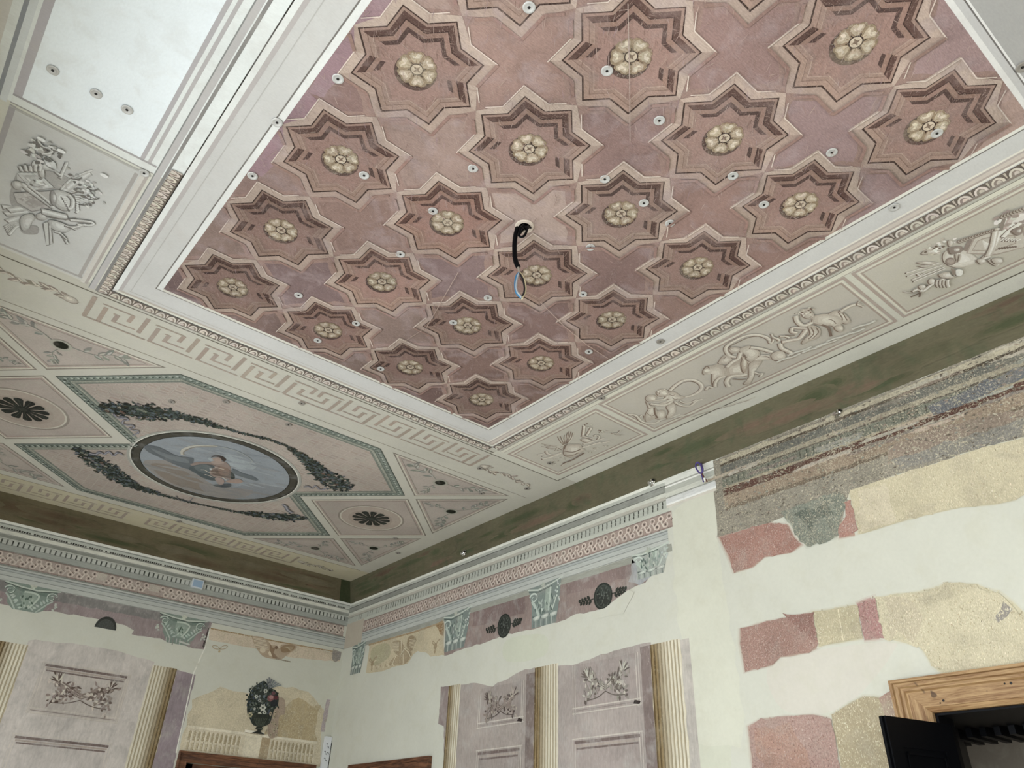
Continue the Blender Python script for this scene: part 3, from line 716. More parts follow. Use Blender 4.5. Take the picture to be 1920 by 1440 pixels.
# ---- sea riders (long relief panel)
f = Fig('C', 0.0032).setup(Z('C', 1160, 680, 9.6))
for t, (y, dx) in enumerate(((1010, 0), (960, 300), (900, 650), (800, 1000), (700, 1350))): f.K([(650 + dx, y + 60), (800 + dx, y), (950 + dx, y - 30), (1100 + dx, y - 90)], 0.012, '#cdcabd'); f.K([(650 + dx, y + 80), (800 + dx, y + 25), (1000 + dx, y - 30)], 0.006, '#a3988b')
f.S([(930, 500), (1040, 390), (1190, 310), (1340, 305), (1460, 360), (1500, 440), (1440, 520), (1300, 590), (1150, 620)], 0.030); f.K([(960, 500), (1070, 410), (1210, 340), (1340, 340), (1430, 390), (1450, 440)], 0.005)
f.S([(1000, 690), (1080, 745), (1180, 775), (1300, 765), (1390, 690), (1500, 650)], 0.020); f.S([(1100, 680), (1200, 720), (1320, 700), (1400, 660)], 0.016)
f.B([(860, 790), (930, 735), (1000, 720), (1035, 820), (1005, 920), (920, 990), (860, 980), (900, 880)], 0.7)
f.B([(700, 860), (820, 850), (845, 950), (790, 1010), (690, 1005), (650, 940)])
f.S([(170, 930), (250, 925), (330, 960), (400, 1040), (510, 1085), (620, 1090), (730, 1050)], 0.022); f.S([(380, 960), (430, 935), (470, 950), (460, 1010)], 0.014)
f.B([(490, 690), (525, 690), (560, 760), (640, 780), (690, 850), (690, 930), (640, 1000), (500, 1050), (480, 960), (500, 890), (540, 830), (520, 760)], 0.55)
f.S([(530, 850), (580, 820), (620, 800)], 0.014); f.K([(510, 900), (580, 950), (640, 940)]); f.K([(640, 800), (650, 900), (700, 990)], 0.014)
f.B([(900, 530), (960, 505), (1040, 530), (1110, 585), (1200, 600), (1170, 640), (1060, 650), (980, 690), (900, 740), (800, 765), (700, 745), (720, 725), (830, 700), (900, 655), (850, 640), (840, 600)], 0.62)
f.S([(880, 600), (820, 650), (700, 665), (590, 670)], 0.022); f.S([(960, 690), (860, 745), (740, 755), (570, 730)], 0.026)
f.K([(900, 560), (960, 580), (1010, 570)]); f.K([(960, 620), (1010, 650), (1060, 640)])
f.B([(490, 620), (540, 572), (640, 572), (690, 620), (640, 670), (560, 690), (500, 670)], 0.5); f.curls((540, 620), 0.022, 10, 1); f.ell(f.q([(620, 640)])[0], 0.016, 0.014, GL)
f.B([(700, 500), (760, 465), (850, 470), (895, 520), (865, 580), (790, 600), (710, 580), (680, 530)], 0.5); f.curls((760, 510), 0.034, 18, 2); f.ell(f.q([(830, 545)])[0], 0.018, 0.014, GL)
f.q = Z('C', 1300, 580, 9.6)
f.S([(780, 850), (660, 825), (592, 740), (604, 650), (760, 545), (950, 465), (1150, 448), (1310, 490), (1385, 560), (1395, 600)], 0.026); f.K([(700, 800), (640, 740), (650, 660), (800, 580), (980, 500), (1150, 475), (1280, 510), (1360, 580)], 0.006)
f.B([(450, 950), (480, 900), (520, 840), (580, 812), (660, 850), (700, 900), (640, 960), (560, 975), (490, 975)], 0.55); f.K([(530, 880), (580, 850)], 0.006)
f.B([(560, 1010), (700, 960), (880, 880), (980, 1000), (1000, 1180), (900, 1190), (760, 1165), (640, 1190), (570, 1180)], 0.6, '#b3a99c')
f.B([(190, 1060), (250, 1005), (330, 1000), (430, 975), (550, 1000), (600, 1100), (600, 1190), (480, 1205), (400, 1290), (372, 1370), (340, 1330), (332, 1240), (335, 1140), (260, 1150), (200, 1165), (172, 1130)], 0.55); f.ell(f.q([(245, 1090)])[0], 0.02, 0.018, GL); f.K([(190, 1060), (240, 1010), (290, 1050)], 0.008)
f.S([(960, 1160), (830, 1180), (720, 1185), (640, 1220), (600, 1300), (640, 1380)], 0.034); f.S([(570, 1200), (470, 1225), (400, 1300), (395, 1390)], 0.026); f.S([(350, 1400), (270, 1380), (230, 1440)], 0.020)
f.K([(700, 1240), (850, 1250), (950, 1240)], 0.012); f.S([(1100, 1120), (1180, 1150), (1240, 1140), (1200, 1200)], 0.018)
f.B([(960, 860), (1150, 815), (1380, 835), (1410, 890), (1200, 905), (1000, 965)], 0.7)
f.B([(840, 770), (870, 800), (960, 900), (970, 1000), (930, 1130), (880, 1080), (860, 960), (880, 880)], 0.6, '#afa394')
f.B([(1000, 985), (1110, 900), (1225, 900), (1195, 980), (1110, 1050), (1090, 1180), (1040, 1290), (1000, 1335), (930, 1335), (905, 1315), (985, 1240), (1000, 1120)], 0.62)
f.B([(830, 700), (960, 640), (1040, 645), (1150, 710), (1200, 790), (1140, 870), (1040, 920), (960, 890), (930, 800), (850, 760)], 0.68)
f.S([(1030, 670), (1190, 690), (1320, 725), (1420, 755)], 0.030); f.S([(850, 760), (810, 870), (700, 935), (600, 1030)], 0.028); f.S([(1180, 830), (1300, 810), (1400, 850)], 0.016)
f.B([(650, 700), (700, 660), (800, 665), (850, 700), (800, 760), (720, 770), (660, 750)], 0.5); f.curls((700, 705), 0.024, 12, 4); f.K([(900, 820), (960, 850)], 0.012)
f.B([(1400, 800), (1500, 735), (1600, 735), (1660, 800), (1640, 880), (1540, 910), (1440, 890)], 0.7); f.K([(1450, 905), (1600, 910)], 0.01)
f.S([(1560, 590), (1590, 680), (1690, 730), (1770, 780), (1740, 810)], 0.030)
f.S([(1350, 560), (1400, 590), (1440, 520), (1400, 420)], 0.012)
f.q = Z('C', 1440, 540, 9.6)
f.S([(720, 690), (650, 790), (560, 890), (420, 920), (250, 955)], 0.036, '#b5aa9d'); f.S([(700, 710), (560, 700), (440, 700), (425, 770), (520, 790)], 0.024, '#b5aa9d'); f.S([(210, 850), (320, 850), (380, 880)], 0.016); f.S([(90, 870), (180, 900), (200, 930)], 0.018); f.K([(300, 830), (480, 830)], 0.006)
f.B([(720, 660), (850, 660), (935, 720), (935, 830), (850, 905), (730, 935), (640, 990), (605, 960), (680, 870), (760, 800)], 0.55); f.K([(770, 690), (820, 800), (720, 900)], 0.008); f.K([(860, 690), (900, 780), (800, 890)], 0.007)
f.B([(1100, 440), (1220, 380), (1330, 410), (1420, 480), (1480, 570), (1440, 625), (1330, 600), (1230, 490), (1110, 460)], 0.6); f.K([(1250, 400), (1330, 520), (1320, 580)], 0.007); f.K([(1340, 430), (1420, 560)], 0.006)
f.B([(830, 480), (1000, 440), (1100, 455), (1240, 490), (1330, 560), (1310, 640), (1230, 720), (1150, 660), (1000, 655), (860, 625), (790, 600), (800, 540)], 0.66); f.K([(960, 640), (1080, 700), (1130, 850)], 0.018); f.K([(1080, 540), (1160, 560), (1220, 620)], 0.006)
f.B([(1190, 680), (1300, 640), (1355, 700), (1320, 770), (1230, 745)], 0.6)
f.S([(790, 600), (680, 650), (590, 640), (520, 570), (500, 480)], 0.030); f.S([(1310, 400), (1400, 340), (1520, 285), (1600, 275)], 0.024)
for t in range(4): f.S([(1600, 275), (1640 + t * 25, 210 + t * 36)], 0.008)
f.B([(620, 370), (700, 345), (780, 390), (830, 470), (800, 530), (720, 530), (640, 500), (600, 440)], 0.5); f.curls((690, 400), 0.040, 24, 5); f.ell(f.q([(770, 490)])[0], 0.016, 0.013, '#c6beb1'); f.K([(740, 500), (770, 515), (800, 505)], 0.003); f.K([(765, 480), (775, 495)], 0.003); f.curls((540, 430), 0.020, 10, 6)
for x, y in ((300, 1250), (500, 1130), (760, 1080), (1000, 980), (1200, 880), (1450, 800), (1650, 660)): f.K([(x - 150, y + 60), (x, y), (x + 150, y - 40), (x + 280, y - 100)], 0.016, '#cfcec4'); f.K([(x - 130, y + 80), (x + 20, y + 22), (x + 200, y - 30)], 0.006, '#a69b8f')
f.build('painted_figures', M['fine'], rp2, 'grisaille sea riders on horseback and winged sea figures')
# ---- musical trophy
f = Fig('C', 0.0032).setup(Z('C', 980, 780, 9.6))
for a, b_, c in (((740, 560), (560, 590), (430, 560)), ((740, 545), (560, 570), (350, 540)), ((740, 530), (560, 530), (350, 490)), ((745, 520), (560, 550), (400, 520)), ((750, 510), (680, 440), (640, 360)), ((760, 500), (720, 420), (690, 350)), ((775, 495), (760, 400), (765, 330)), ((790, 490), (800, 380), (815, 290)), ((800, 488), (830, 370), (845, 265)), ((810, 488), (860, 370), (875, 275)), ((820, 486), (890, 380), (910, 295)), ((690, 620), (620, 600), (580, 620)), ((720, 600), (640, 560), (600, 590))): f.S([a, b_, c], 0.012, None, True, 0.005)
f.S([(350, 770), (480, 740), (640, 690), (700, 650)], 0.026); f.S([(350, 720), (440, 700)], 0.016); f.S([(270, 690), (400, 660), (420, 630)], 0.012); f.S([(430, 620), (450, 670), (560, 690), (700, 660)], 0.022)
for a, b_ in (((1090, 500), (1470, 390)), ((1090, 540), (1560, 450)), ((1060, 570), (1400, 460)), ((1100, 590), (940, 720))): f.S([a, b_], 0.020)
f.B([(770, 510), (900, 495), (1040, 500), (1070, 560), (1130, 590), (1060, 650), (930, 730), (800, 720), (745, 680), (740, 600)], 0.6); f.K([(750, 620), (900, 640), (1040, 590)], 0.014); f.K([(750, 690), (880, 700), (1010, 650)], 0.010); f.K([(745, 590), (770, 530), (800, 500)], 0.012)
f.B([(1050, 410), (1130, 390), (1240, 430), (1180, 465), (1090, 450)], 0.6); f.S([(1060, 350), (1140, 370), (1270, 400)], 0.016); f.S([(1110, 160), (1090, 340)], 0.022); f.S([(1240, 200), (1150, 350)], 0.020); f.curls((1170, 170), 0.036, 14, 3)
f.S([(1280, 350), (1330, 330), (1380, 360), (1350, 410)], 0.016); f.curls((1430, 260), 0.035, 16, 4); f.S([(1600, 290), (1700, 300), (1760, 250)], 0.010); f.S([(1660, 310), (1790, 330)], 0.008)
for x, y in ((530, 810), (580, 770), (620, 790), (560, 850), (680, 740), (760, 740), (1190, 620), (1280, 560), (1250, 640), (1330, 580), (1480, 520)): f.curls((x, y), 0.022, 6, x)
f.S([(700, 880), (780, 830), (860, 790)], 0.012); f.K([(720, 840), (900, 770), (1100, 650)], 0.016)
f.build('painted_trophy', M['fine'], rp1, 'grisaille trophy of a lute, pipes and feathers')
# ---- painter's trophy at the right
f = Fig('C', 0.0032).setup(Z('C', 1680, 380, 8), '#bdb6aa', '#74675d', '#e2e0d9')
for a, b_ in (((150, 1052), (640, 900)), ((165, 1100), (690, 930)), ((240, 1150), (720, 960)), ((260, 1180), (730, 985))): f.S([a, b_], 0.012)
f.B([(310, 890), (420, 870), (620, 890), (540, 925), (400, 920)], 0.5); f.B([(320, 940), (440, 935), (560, 930), (430, 965)], 0.5); f.S([(320, 1060), (350, 1085), (420, 1050)], 0.010)
f.B([(380, 760), (470, 690), (620, 640), (660, 690), (640, 760), (500, 770)], 0.5); f.curls((560, 700), 0.05, 24, 1); f.curls((720, 620), 0.05, 18, 2); f.B([(780, 570), (810, 550), (840, 580), (830, 640), (790, 640)], 0.6)
f.B([(700, 790), (740, 720), (860, 680), (1020, 700), (1180, 790), (1230, 880), (1100, 940), (950, 965), (820, 945), (720, 880)], 0.80, '#c9c4b8')
f.B([(800, 660), (960, 640), (1000, 690), (960, 740), (840, 760), (800, 720)], 0.4, '#8f847b')
f.ell(f.q([(815, 870)])[0], 0.04, 0.026, '#8d8178'); f.ell(f.q([(815, 872)])[0], 0.025, 0.016, '#a89d93'); f.B([(890, 760), (930, 780), (930, 870), (900, 850)], 0.5); f.B([(960, 750), (975, 800), (940, 880), (930, 870)], 0.5)
f.poly(f.q([(1000, 700), (1050, 590), (1130, 510), (1230, 460), (1480, 410), (1180, 530), (1060, 720)]), '#8b7f77')
f.poly(f.q([(1040, 750), (1060, 720), (1160, 520), (1210, 480), (1480, 420), (1900, 380), (2000, 640), (1500, 770), (1400, 780)]), '#a89d92'); f.poly(f.q([(1070, 740), (1175, 535), (1230, 495), (1480, 440), (1880, 400), (1960, 640), (1500, 755)]), '#c6c1b6')
f.poly(f.q([(1130, 710), (1215, 560), (1300, 520), (1480, 490), (1780, 470), (1800, 600), (1460, 720)]), '#a59b90'); f.poly(f.q([(1150, 695), (1225, 570), (1310, 535), (1480, 505), (1760, 490), (1780, 590), (1450, 705)]), '#bfb9ae')
for t in range(8): f.S([(1400, 620), (1290 + t * 4, 560 + t * 18)], 0.008, '#cfcbc1', False)
for t in range(7): f.S([(1560 + t * 40, 560 + (t % 2) * 8), (1620 + t * 40, 520 + t * 2)], 0.012, '#d6d3ca'); f.K([(1530 + t * 40, 660 - t * 4), (1560 + t * 40, 690 - t * 6)], 0.010)
f.S([(1560, 400), (1500, 560), (1400, 740), (1320, 820)], 0.040); f.S([(1490, 400), (1440, 640), (1370, 790)], 0.030); f.S([(1200, 860), (1300, 830), (1400, 790)], 0.024); f.S([(1400, 830), (1460, 890), (1530, 920)], 0.022)
f.B([(1430, 830), (1560, 810), (1600, 860), (1580, 900), (1480, 900)], 0.6); f.B([(1210, 850), (1290, 820), (1350, 870), (1270, 910)], 0.6)
f.B([(1590, 330), (1640, 240), (1760, 150), (1920, 110), (2060, 120), (2060, 330), (1900, 340), (1700, 400), (1600, 400)], 0.75, '#b9a9a2'); f.S([(1620, 260), (1700, 180), (1800, 130), (1920, 100)], 0.018); f.curls((1790, 220), 0.09, 30, 5, ['#c9c5bc', '#a3968e', '#dcdad3'])
f.poly(f.q([(1540, 330), (1600, 200), (1640, 230), (1590, 400), (1550, 400)]), '#8f867c'); f.S([(1600, 500), (1700, 400), (1860, 290)], 0.026, '#d8d5cc'); f.B([(1740, 390), (1880, 330), (1890, 420), (1840, 470), (1760, 440)], 0.4, '#93877f')
for t in range(14): f.B([(920 + t * 42, 570 - t * 14), (950 + t * 42, 535 - t * 14), (1000 + t * 42, 545 - t * 14), (980 + t * 42, 590 - t * 15)], 0.6)
for t in range(8): f.B([(1560 + t * 46, 200 - t * 20), (1590 + t * 46, 150 - t * 16), (1630 + t * 46, 170 - t * 18), (1610 + t * 46, 215 - t * 18)], 0.6)
f.S([(90, 1310), (190, 1330), (300, 1330)], 0.008, GD, False); f.S([(240, 1310), (330, 1270), (400, 1300), (520, 1210), (640, 1150), (760, 1090)], 0.022); f.B([(480, 1140), (530, 1105), (580, 1150), (540, 1200), (490, 1190)], 0.7); f.B([(330, 1230), (400, 1200), (440, 1240), (380, 1280)], 0.6)
f.B([(640, 1040), (780, 1010), (820, 1060), (880, 1100), (760, 1110), (660, 1090)], 0.6); f.B([(890, 980), (980, 980), (980, 1060), (900, 1070)], 0.7, '#d8d8d2'); f.poly(f.q([(810, 960), (880, 980), (880, 1060), (840, 1060)]), '#90857a')
for t in range(4): f.S([(620 + t * 50, 1130), (610 + t * 52, 1190), (640 + t * 48, 1240)], 0.018)
f.K([(210, 1390), (300, 1350), (350, 1330), (340, 1390)], 0.012)
f.build('painted_trophy', M['fine'], rp3, "grisaille painter's trophy with palette and brushes")
# ---- books-and-drum trophy, left
f = Fig('C', 0.0032).setup(Z('C', 0, 240, 6), '#b3b3af', '#75736f', '#d8dad7', (-0.004, 0.008))
f.poly(smooth_pts(f.q([(180, 520), (110, 760), (160, 900), (300, 900), (200, 600)])), '#a3a29f'); f.poly(smooth_pts(f.q([(500, 480), (700, 520), (860, 640), (700, 720), (560, 640)])), '#a8a7a3'); f.poly(smooth_pts(f.q([(240, 1100), (420, 1100), (420, 1190), (260, 1180)])), '#a09e9b')
for a, b_ in (((30, 880), (300, 930)), ((60, 960), (320, 940)), ((90, 1050), (300, 980)), ((100, 920), (250, 900))): f.S([a, b_], 0.040)
for a in range(5): f.S([(60 + a * 12, 1110 + a * 22), (170 + a * 8, 1060 + a * 10), (240 + a * 10, 1090 + a * 10)], 0.018)
f.S([(700, 720), (860, 600), (1010, 500)], 0.036); f.S([(690, 690), (820, 560), (1040, 470)], 0.012); f.S([(680, 560), (760, 380)], 0.016); f.S([(620, 480), (700, 540)], 0.014)
for q_ in ((820, 690, 60), (930, 640, 70), (1050, 660, 70), (1000, 740, 80), (950, 820, 60), (870, 530, 40), (1060, 760, 50)): f.curls(q_[:2], 0.05, 12, q_[0]); f.K([(q_[0] - 70, q_[1] + 30), (q_[0], q_[1] + 40), (q_[0] + 60, q_[1] + 20)], 0.008)
f.poly(f.q([(190, 500), (440, 500), (620, 670), (370, 700)]), '#918f8c'); f.poly(f.q([(195, 492), (440, 492), (612, 660), (365, 690)]), '#c6c8c5'); f.poly(f.q([(255, 522), (425, 522), (540, 640), (390, 660)]), '#a09f9c'); f.poly(f.q([(275, 536), (420, 534), (520, 632), (400, 646)]), '#b9bab7'); f.curls((410, 600), 0.05, 26, 1)
f.poly(f.q([(150, 720), (470, 700), (600, 690), (600, 870), (570, 895), (360, 935), (190, 830)]), '#8d8b88'); f.poly(f.q([(160, 725), (470, 710), (585, 700), (590, 860), (560, 885), (365, 922), (200, 825)]), '#b5b3af'); f.poly(f.q([(210, 780), (420, 740), (540, 850), (370, 890)]), '#a19d99'); f.curls((380, 830), 0.05, 18, 3, ['#bfbdb9', '#a9a6a2', '#b3b1ad'])
f.S([(250, 610), (330, 680), (470, 780), (620, 890)], 0.034); f.S([(330, 640), (460, 740), (600, 860)], 0.016); f.B([(150, 590), (230, 590), (260, 650), (200, 680), (150, 640)], 0.6)
f.B([(610, 690), (700, 690), (830, 760), (820, 890), (740, 920), (640, 870), (580, 780)], 0.7); f.B([(580, 720), (600, 690), (640, 740), (640, 840), (610, 860), (580, 800)], 0.5, '#9b9996')
for t in range(7): f.S([(700 + t * 14, 760 + t * 24), (770 + t * 6, 780 + t * 24)], 0.014, '#cbccc9')
f.S([(780, 740), (830, 800), (820, 880), (780, 900)], 0.022); 
for t in range(8): f.S([(850 + t * 6, 800 + (t - 2) * 22), (910 - t * 6, 810 + (t - 2) * 26)], 0.014, '#c6c7c4')
f.B([(420, 960), (520, 930), (560, 980), (520, 1020), (440, 1010)], 0.6); f.B([(250, 980), (360, 950), (400, 1000), (360, 1060), (330, 1120), (270, 1140), (240, 1080)], 0.7); f.S([(480, 920), (640, 960), (760, 990)], 0.05); f.K([(520, 980), (700, 1010), (860, 1010)], 0.012)
f.B([(560, 1020), (700, 1050), (800, 1110), (760, 1160), (640, 1140), (570, 1090)], 0.7); f.S([(620, 1150), (700, 1180), (770, 1290)], 0.014); f.S([(700, 1180), (760, 1240)], 0.010)
f.S([(800, 1020), (940, 1030), (1050, 1050), (1030, 1080), (880, 1070)], 0.018); 
for t in range(5): f.S([(740 + t * 20, 1080 + t * 8), (870 + t * 24, 1130 - t * 16)], 0.012)
f.poly(f.q([(480, 1060), (560, 1050), (600, 1290), (530, 1310)]), '#7f7d79'); f.poly(f.q([(500, 1050), (545, 1045), (560, 1295), (530, 1300)]), '#c3c4c0'); f.poly(f.q([(560, 1080), (580, 1080), (600, 1290), (575, 1295)]), '#c0c0bd')
f.B([(380, 360), (430, 350), (450, 390), (410, 430), (370, 410)], 0.7, '#c9cbc8'); f.B([(450, 390), (540, 400), (580, 440), (540, 460), (470, 430)], 0.7); f.B([(500, 340), (600, 350), (640, 400), (640, 450), (570, 420)], 0.7, '#c5c8c6'); f.B([(450, 440), (500, 440), (510, 540), (460, 520)], 0.6)
for t in range(5): f.S([(230 + t * 60, 410 - (t % 2) * 10), (260 + t * 50, 470)], 0.016)
f.curls((440, 240), 0.08, 22, 8); f.curls((550, 220), 0.06, 18, 9); f.S([(440, 100), (450, 140), (500, 190), (560, 210), (600, 240)], 0.010); f.S([(600, 210), (660, 235), (710, 245)], 0.010); f.S([(480, 270), (560, 270), (600, 240)], 0.014)
for p in ((475, 108), (700, 240), (1180, 515)): f.ell(f.q([p])[0], 0.02, 0.013, '#e8eae8')
f.build('painted_trophy', M['fine'], tp_left, 'grisaille trophy of books, drum and brushes')

# ---- round medallion with a winged figure, and the two flower swags
MC = (1.94, 6.728)
A = Art('C', 0.0036)
disc = lambda r, k=72: [(MC[0] + r * math.cos(2 * math.pi * i / k), MC[1] + r * math.sin(2 * math.pi * i / k)) for i in range(k)]
A.poly(disc(0.775), '#a3a495'); A.poly(disc(0.752), '#d2d0bf'); A.poly(disc(0.742), '#3a382c'); A.poly(disc(0.722), '#4a4638'); A.poly(disc(0.670), '#2f2f28'); A.poly(disc(0.662), '#87929a')
q = Z('C', 0, 680, 4)
def clipdisc(P, r=0.660):
    out = []
    for x, y in P:
        d = math.dist((x, y), MC); out.append((x, y) if d < r else (MC[0] + (x - MC[0]) * r / d, MC[1] + (y - MC[1]) * r / d))
    return out
rr = random.Random(21)
A.poly(clipdisc(smooth_pts(q([(1090, 730), (1300, 740), (1420, 800), (1560, 890), (1700, 960), (1920, 1000), (2100, 1040), (1700, 1020), (1300, 920), (1120, 800)]), True, 6)), '#8f8880')
A.poly(clipdisc(smooth_pts(q([(1130, 760), (1300, 770), (1450, 850), (1600, 950), (1500, 970), (1250, 880)]), True, 6)), '#857665')
A.poly(clipdisc(smooth_pts(q([(1700, 960), (1900, 900), (2100, 930), (2140, 980), (1920, 1030), (1750, 1010)]), True, 6)), '#7f868c')
A.poly(clipdisc(smooth_pts(q([(1500, 900), (1700, 930), (1900, 960), (1800, 1010), (1560, 980)]), True, 6)), '#8b8580')
A.poly(clipdisc(smooth_pts(q([(1560, 720), (1650, 690), (1800, 700), (1920, 760), (1880, 800), (1700, 780)]), True, 6)), '#98a5aa')
for k in range(60):
    a = rr.uniform(0, 6.28); d = 0.62 * math.sqrt(rr.random()); c = (MC[0] + d * math.cos(a), MC[1] + d * math.sin(a)); L = rr.uniform(0.08, 0.22); t = rr.uniform(-0.5, 0.1)
    P = [(c[0] + L * u * math.cos(t) - v * 0.05 * math.sin(t), c[1] + L * u * math.sin(t) + v * 0.05 * math.cos(t)) for u, v in ((-1, 0), (-0.3, 0.4), (0.5, 0.3), (1, 0), (0.3, -0.3), (-0.5, -0.4))]
    A.poly(clipdisc(smooth_pts(P, True, 3)), mixc('#87929a', rr.choice(['#97a0a4', '#7d8890', '#8d8a84', '#a0a9ac']), 0.35) if c[1] < 6.9 else mixc('#8b8680', rr.choice(['#928a7c', '#7f8488', '#97958d']), 0.4))
med = A.build('medallion', M['medal'], garland_panel, 'round sky-blue medallion in a dark ring')
f = Fig('C', 0.0070).setup(Z('C', 330, 820, 12), '#8b7464', '#4f4740', '#a89078', (0.0, 0.006))
f.poly(smooth_pts(f.q([(-700, 180), (-400, 200), (0, 390), (250, 430), (400, 470), (360, 620), (280, 700), (-40, 590), (-400, 420), (-640, 300)])), '#5d666b'); f.poly(smooth_pts(f.q([(-560, 230), (-200, 360), (200, 460), (300, 560), (0, 520), (-350, 380)])), '#6f797d')
f.poly(smooth_pts(f.q([(1280, 690), (1500, 790), (1700, 850), (1840, 930), (1800, 960), (1560, 900), (1300, 800)])), '#606b70')
f.line(smooth_pts(f.q([(150, 380), (160, 270), (380, 185), (700, 175), (940, 185)]), False), 0.03, '#b7b3a0', False, 0.018); f.line(smooth_pts(f.q([(180, 380), (190, 300), (420, 210), (700, 200), (900, 205)]), False), 0.010, '#8e7f64'); f.line(smooth_pts(f.q([(940, 195), (1200, 240), (1500, 350), (1720, 520), (1600, 600)]), False), 0.016, '#99a3a2', False, 0.01)
f.poly(smooth_pts(f.q([(330, 640), (560, 560), (760, 580), (860, 650), (980, 900), (860, 960), (620, 900), (420, 780), (290, 700)])), '#4f5b5d'); f.poly(smooth_pts(f.q([(420, 640), (700, 600), (820, 700), (700, 800), (500, 740)])), '#5f6b6c')
f.poly(smooth_pts(f.q([(840, 1060), (1000, 1040), (1220, 1030), (1230, 1100), (1100, 1120), (930, 1100)])), '#434c52')
f.poly(smooth_pts(f.q([(330, 590), (480, 540), (760, 540), (960, 520), (1120, 540), (1220, 640), (1250, 760), (1300, 880), (1200, 940), (1100, 900), (900, 890), (760, 800), (800, 700), (880, 640), (740, 590), (560, 590), (380, 620)])), '#8d7566')
f.poly(smooth_pts(f.q([(860, 700), (1000, 680), (1190, 700), (1260, 800), (1240, 900), (1100, 880), (900, 840), (780, 760)])), '#735b49')
f.poly(smooth_pts(f.q([(960, 640), (1120, 660), (1200, 720), (1180, 840), (1050, 850), (960, 760)])), '#85664f')
for a in (((560, 715), (650, 720), (740, 770), (900, 790)), ((650, 815), (760, 850), (840, 885)), ((880, 660), (980, 680), (1090, 705)), ((900, 880), (1040, 880), (1150, 950))): f.K(list(a), 0.009, '#c9bba2')
for a in (((800, 810), (980, 830), (1200, 880)), ((880, 740), (1050, 760), (1200, 800)), ((700, 590), (860, 610), (1000, 650))): f.K(list(a), 0.008, '#5a4638')
f.poly(smooth_pts(f.q([(880, 900), (1010, 900), (1090, 960), (1060, 1040), (960, 1040), (900, 960)])), '#a08374'); f.poly(smooth_pts(f.q([(1120, 970), (1320, 920), (1440, 930), (1510, 980), (1420, 1020), (1250, 1010)])), '#9d7c67'); f.poly(smooth_pts(f.q([(1240, 770), (1310, 830), (1320, 910), (1240, 910)])), '#333d37')
f.poly(smooth_pts(f.q([(780, 540), (900, 500), (1000, 520), (1090, 560), (960, 590), (840, 570)])), '#a18876')
f.poly(smooth_pts(f.q([(830, 450), (940, 430), (1020, 470), (1020, 530), (920, 525), (840, 490)])), '#a48773'); f.poly(smooth_pts(f.q([(790, 440), (840, 395), (960, 390), (1060, 420), (1130, 480), (1100, 525), (1050, 510), (1000, 440), (900, 420), (830, 430)])), '#46372c')
f.poly(f.q([(755, 680), (810, 685), (815, 725), (765, 720)]), '#b9bfbb')
f.build('winged_figure', M['medal'], med, 'reclining winged figure in brown and blue-grey drapery')

def swag(path, ws, seed, label):
    r = random.Random(seed); f = Art('C', 0.0046); P = smooth_pts([on('C', *p) for p in path], False, 10); n = len(P)
    def width(t):
        for (a, wa), (b_, wb) in zip(ws, ws[1:]):
            if a <= t <= b_: return wa + (wb - wa) * (t - a) / (b_ - a)
        return ws[-1][1]
    Ls = [0]
    for a, b_ in zip(P, P[1:]): Ls.append(Ls[-1] + math.dist(a, b_))
    f.line(P, 0.018, '#34382f')
    k = int(Ls[-1] / 0.0009)
    for i in range(k):
        t = i / k; s_ = t * Ls[-1]; j = next(q for q in range(len(Ls)) if Ls[q] >= s_); j = max(1, j); a, b_ = P[j - 1], P[j]; u = (s_ - Ls[j - 1]) / max(1e-9, Ls[j] - Ls[j - 1])
        f.h = 0.0052 + (i % 70) * 1.5e-5; w_ = width(t); keep = 0.16 + 0.84 * min(1, w_ / 0.06)
        if r.random() > keep: continue
        ang = math.atan2(b_[1] - a[1], b_[0] - a[0]); o = max(-1.2, min(1.2, r.gauss(0, 0.6))) * w_ * 0.9; c = (a[0] + (b_[0] - a[0]) * u - math.sin(ang) * o, a[1] + (b_[1] - a[1]) * u + math.cos(ang) * o)
        sz = 0.5 + 0.5 * min(1, w_ / 0.07); col = r.choice(['#2c312c', '#39423a', '#262a27', '#434d45', '#4e5a52', '#565f66', '#3b3a2b'])
        f.leaf(c, r.uniform(0.030, 0.055) * sz, r.uniform(0.016, 0.026) * sz, r.uniform(0, 6.28), vary(col, 0.15))
    f.h = 0.0066
    for i in range(34):
        t = r.choice([r.uniform(0.02, 0.2), r.uniform(0.8, 0.98)]); w_ = width(t); s_ = t * Ls[-1]; j = max(1, next(q for q in range(len(Ls)) if Ls[q] >= s_)); c = (P[j][0] + r.gauss(0, 0.5) * w_, P[j][1] + r.gauss(0, 0.5) * w_); col = r.choice(['#6b737a', '#7d8271', '#8c8878', '#5f6a70', '#6b5648', '#77706f'])
        for q_ in range(5): f.leaf(c, 0.022, 0.015, q_ * 1.26 + i, vary(col, 0.1), False)
    return f
def ribbon(f, pts, w=0.02, c='#76747c'):
    S = smooth_pts([on('C', *p) for p in pts], False, 5); f.line(S, w, c, False, w * 0.7, 0.35); f.line(S, w * 0.35, '#9a99a0')
f = swag([(191, 766), (215, 765), (250, 770), (290, 772), (330, 778), (372, 787), (420, 802), (470, 815), (520, 828), (560, 850), (590, 875), (615, 895), (650, 918)], [(0, 0.04), (0.05, 0.10), (0.16, 0.13), (0.24, 0.05), (0.3, 0.05), (0.42, 0.012), (0.60, 0.012), (0.70, 0.045), (0.80, 0.075), (0.88, 0.12), (0.96, 0.13), (1, 0.05)], 3, '')
zq = lambda pts: [(170 + x / 9.6, 740 + y / 9.6) for x, y in pts]
ribbon(f, zq([(420, 330), (500, 400), (640, 400), (680, 440), (600, 450), (580, 500), (660, 530), (760, 530), (780, 575), (700, 590), (760, 620), (850, 630), (870, 660), (820, 690), (760, 720)]))
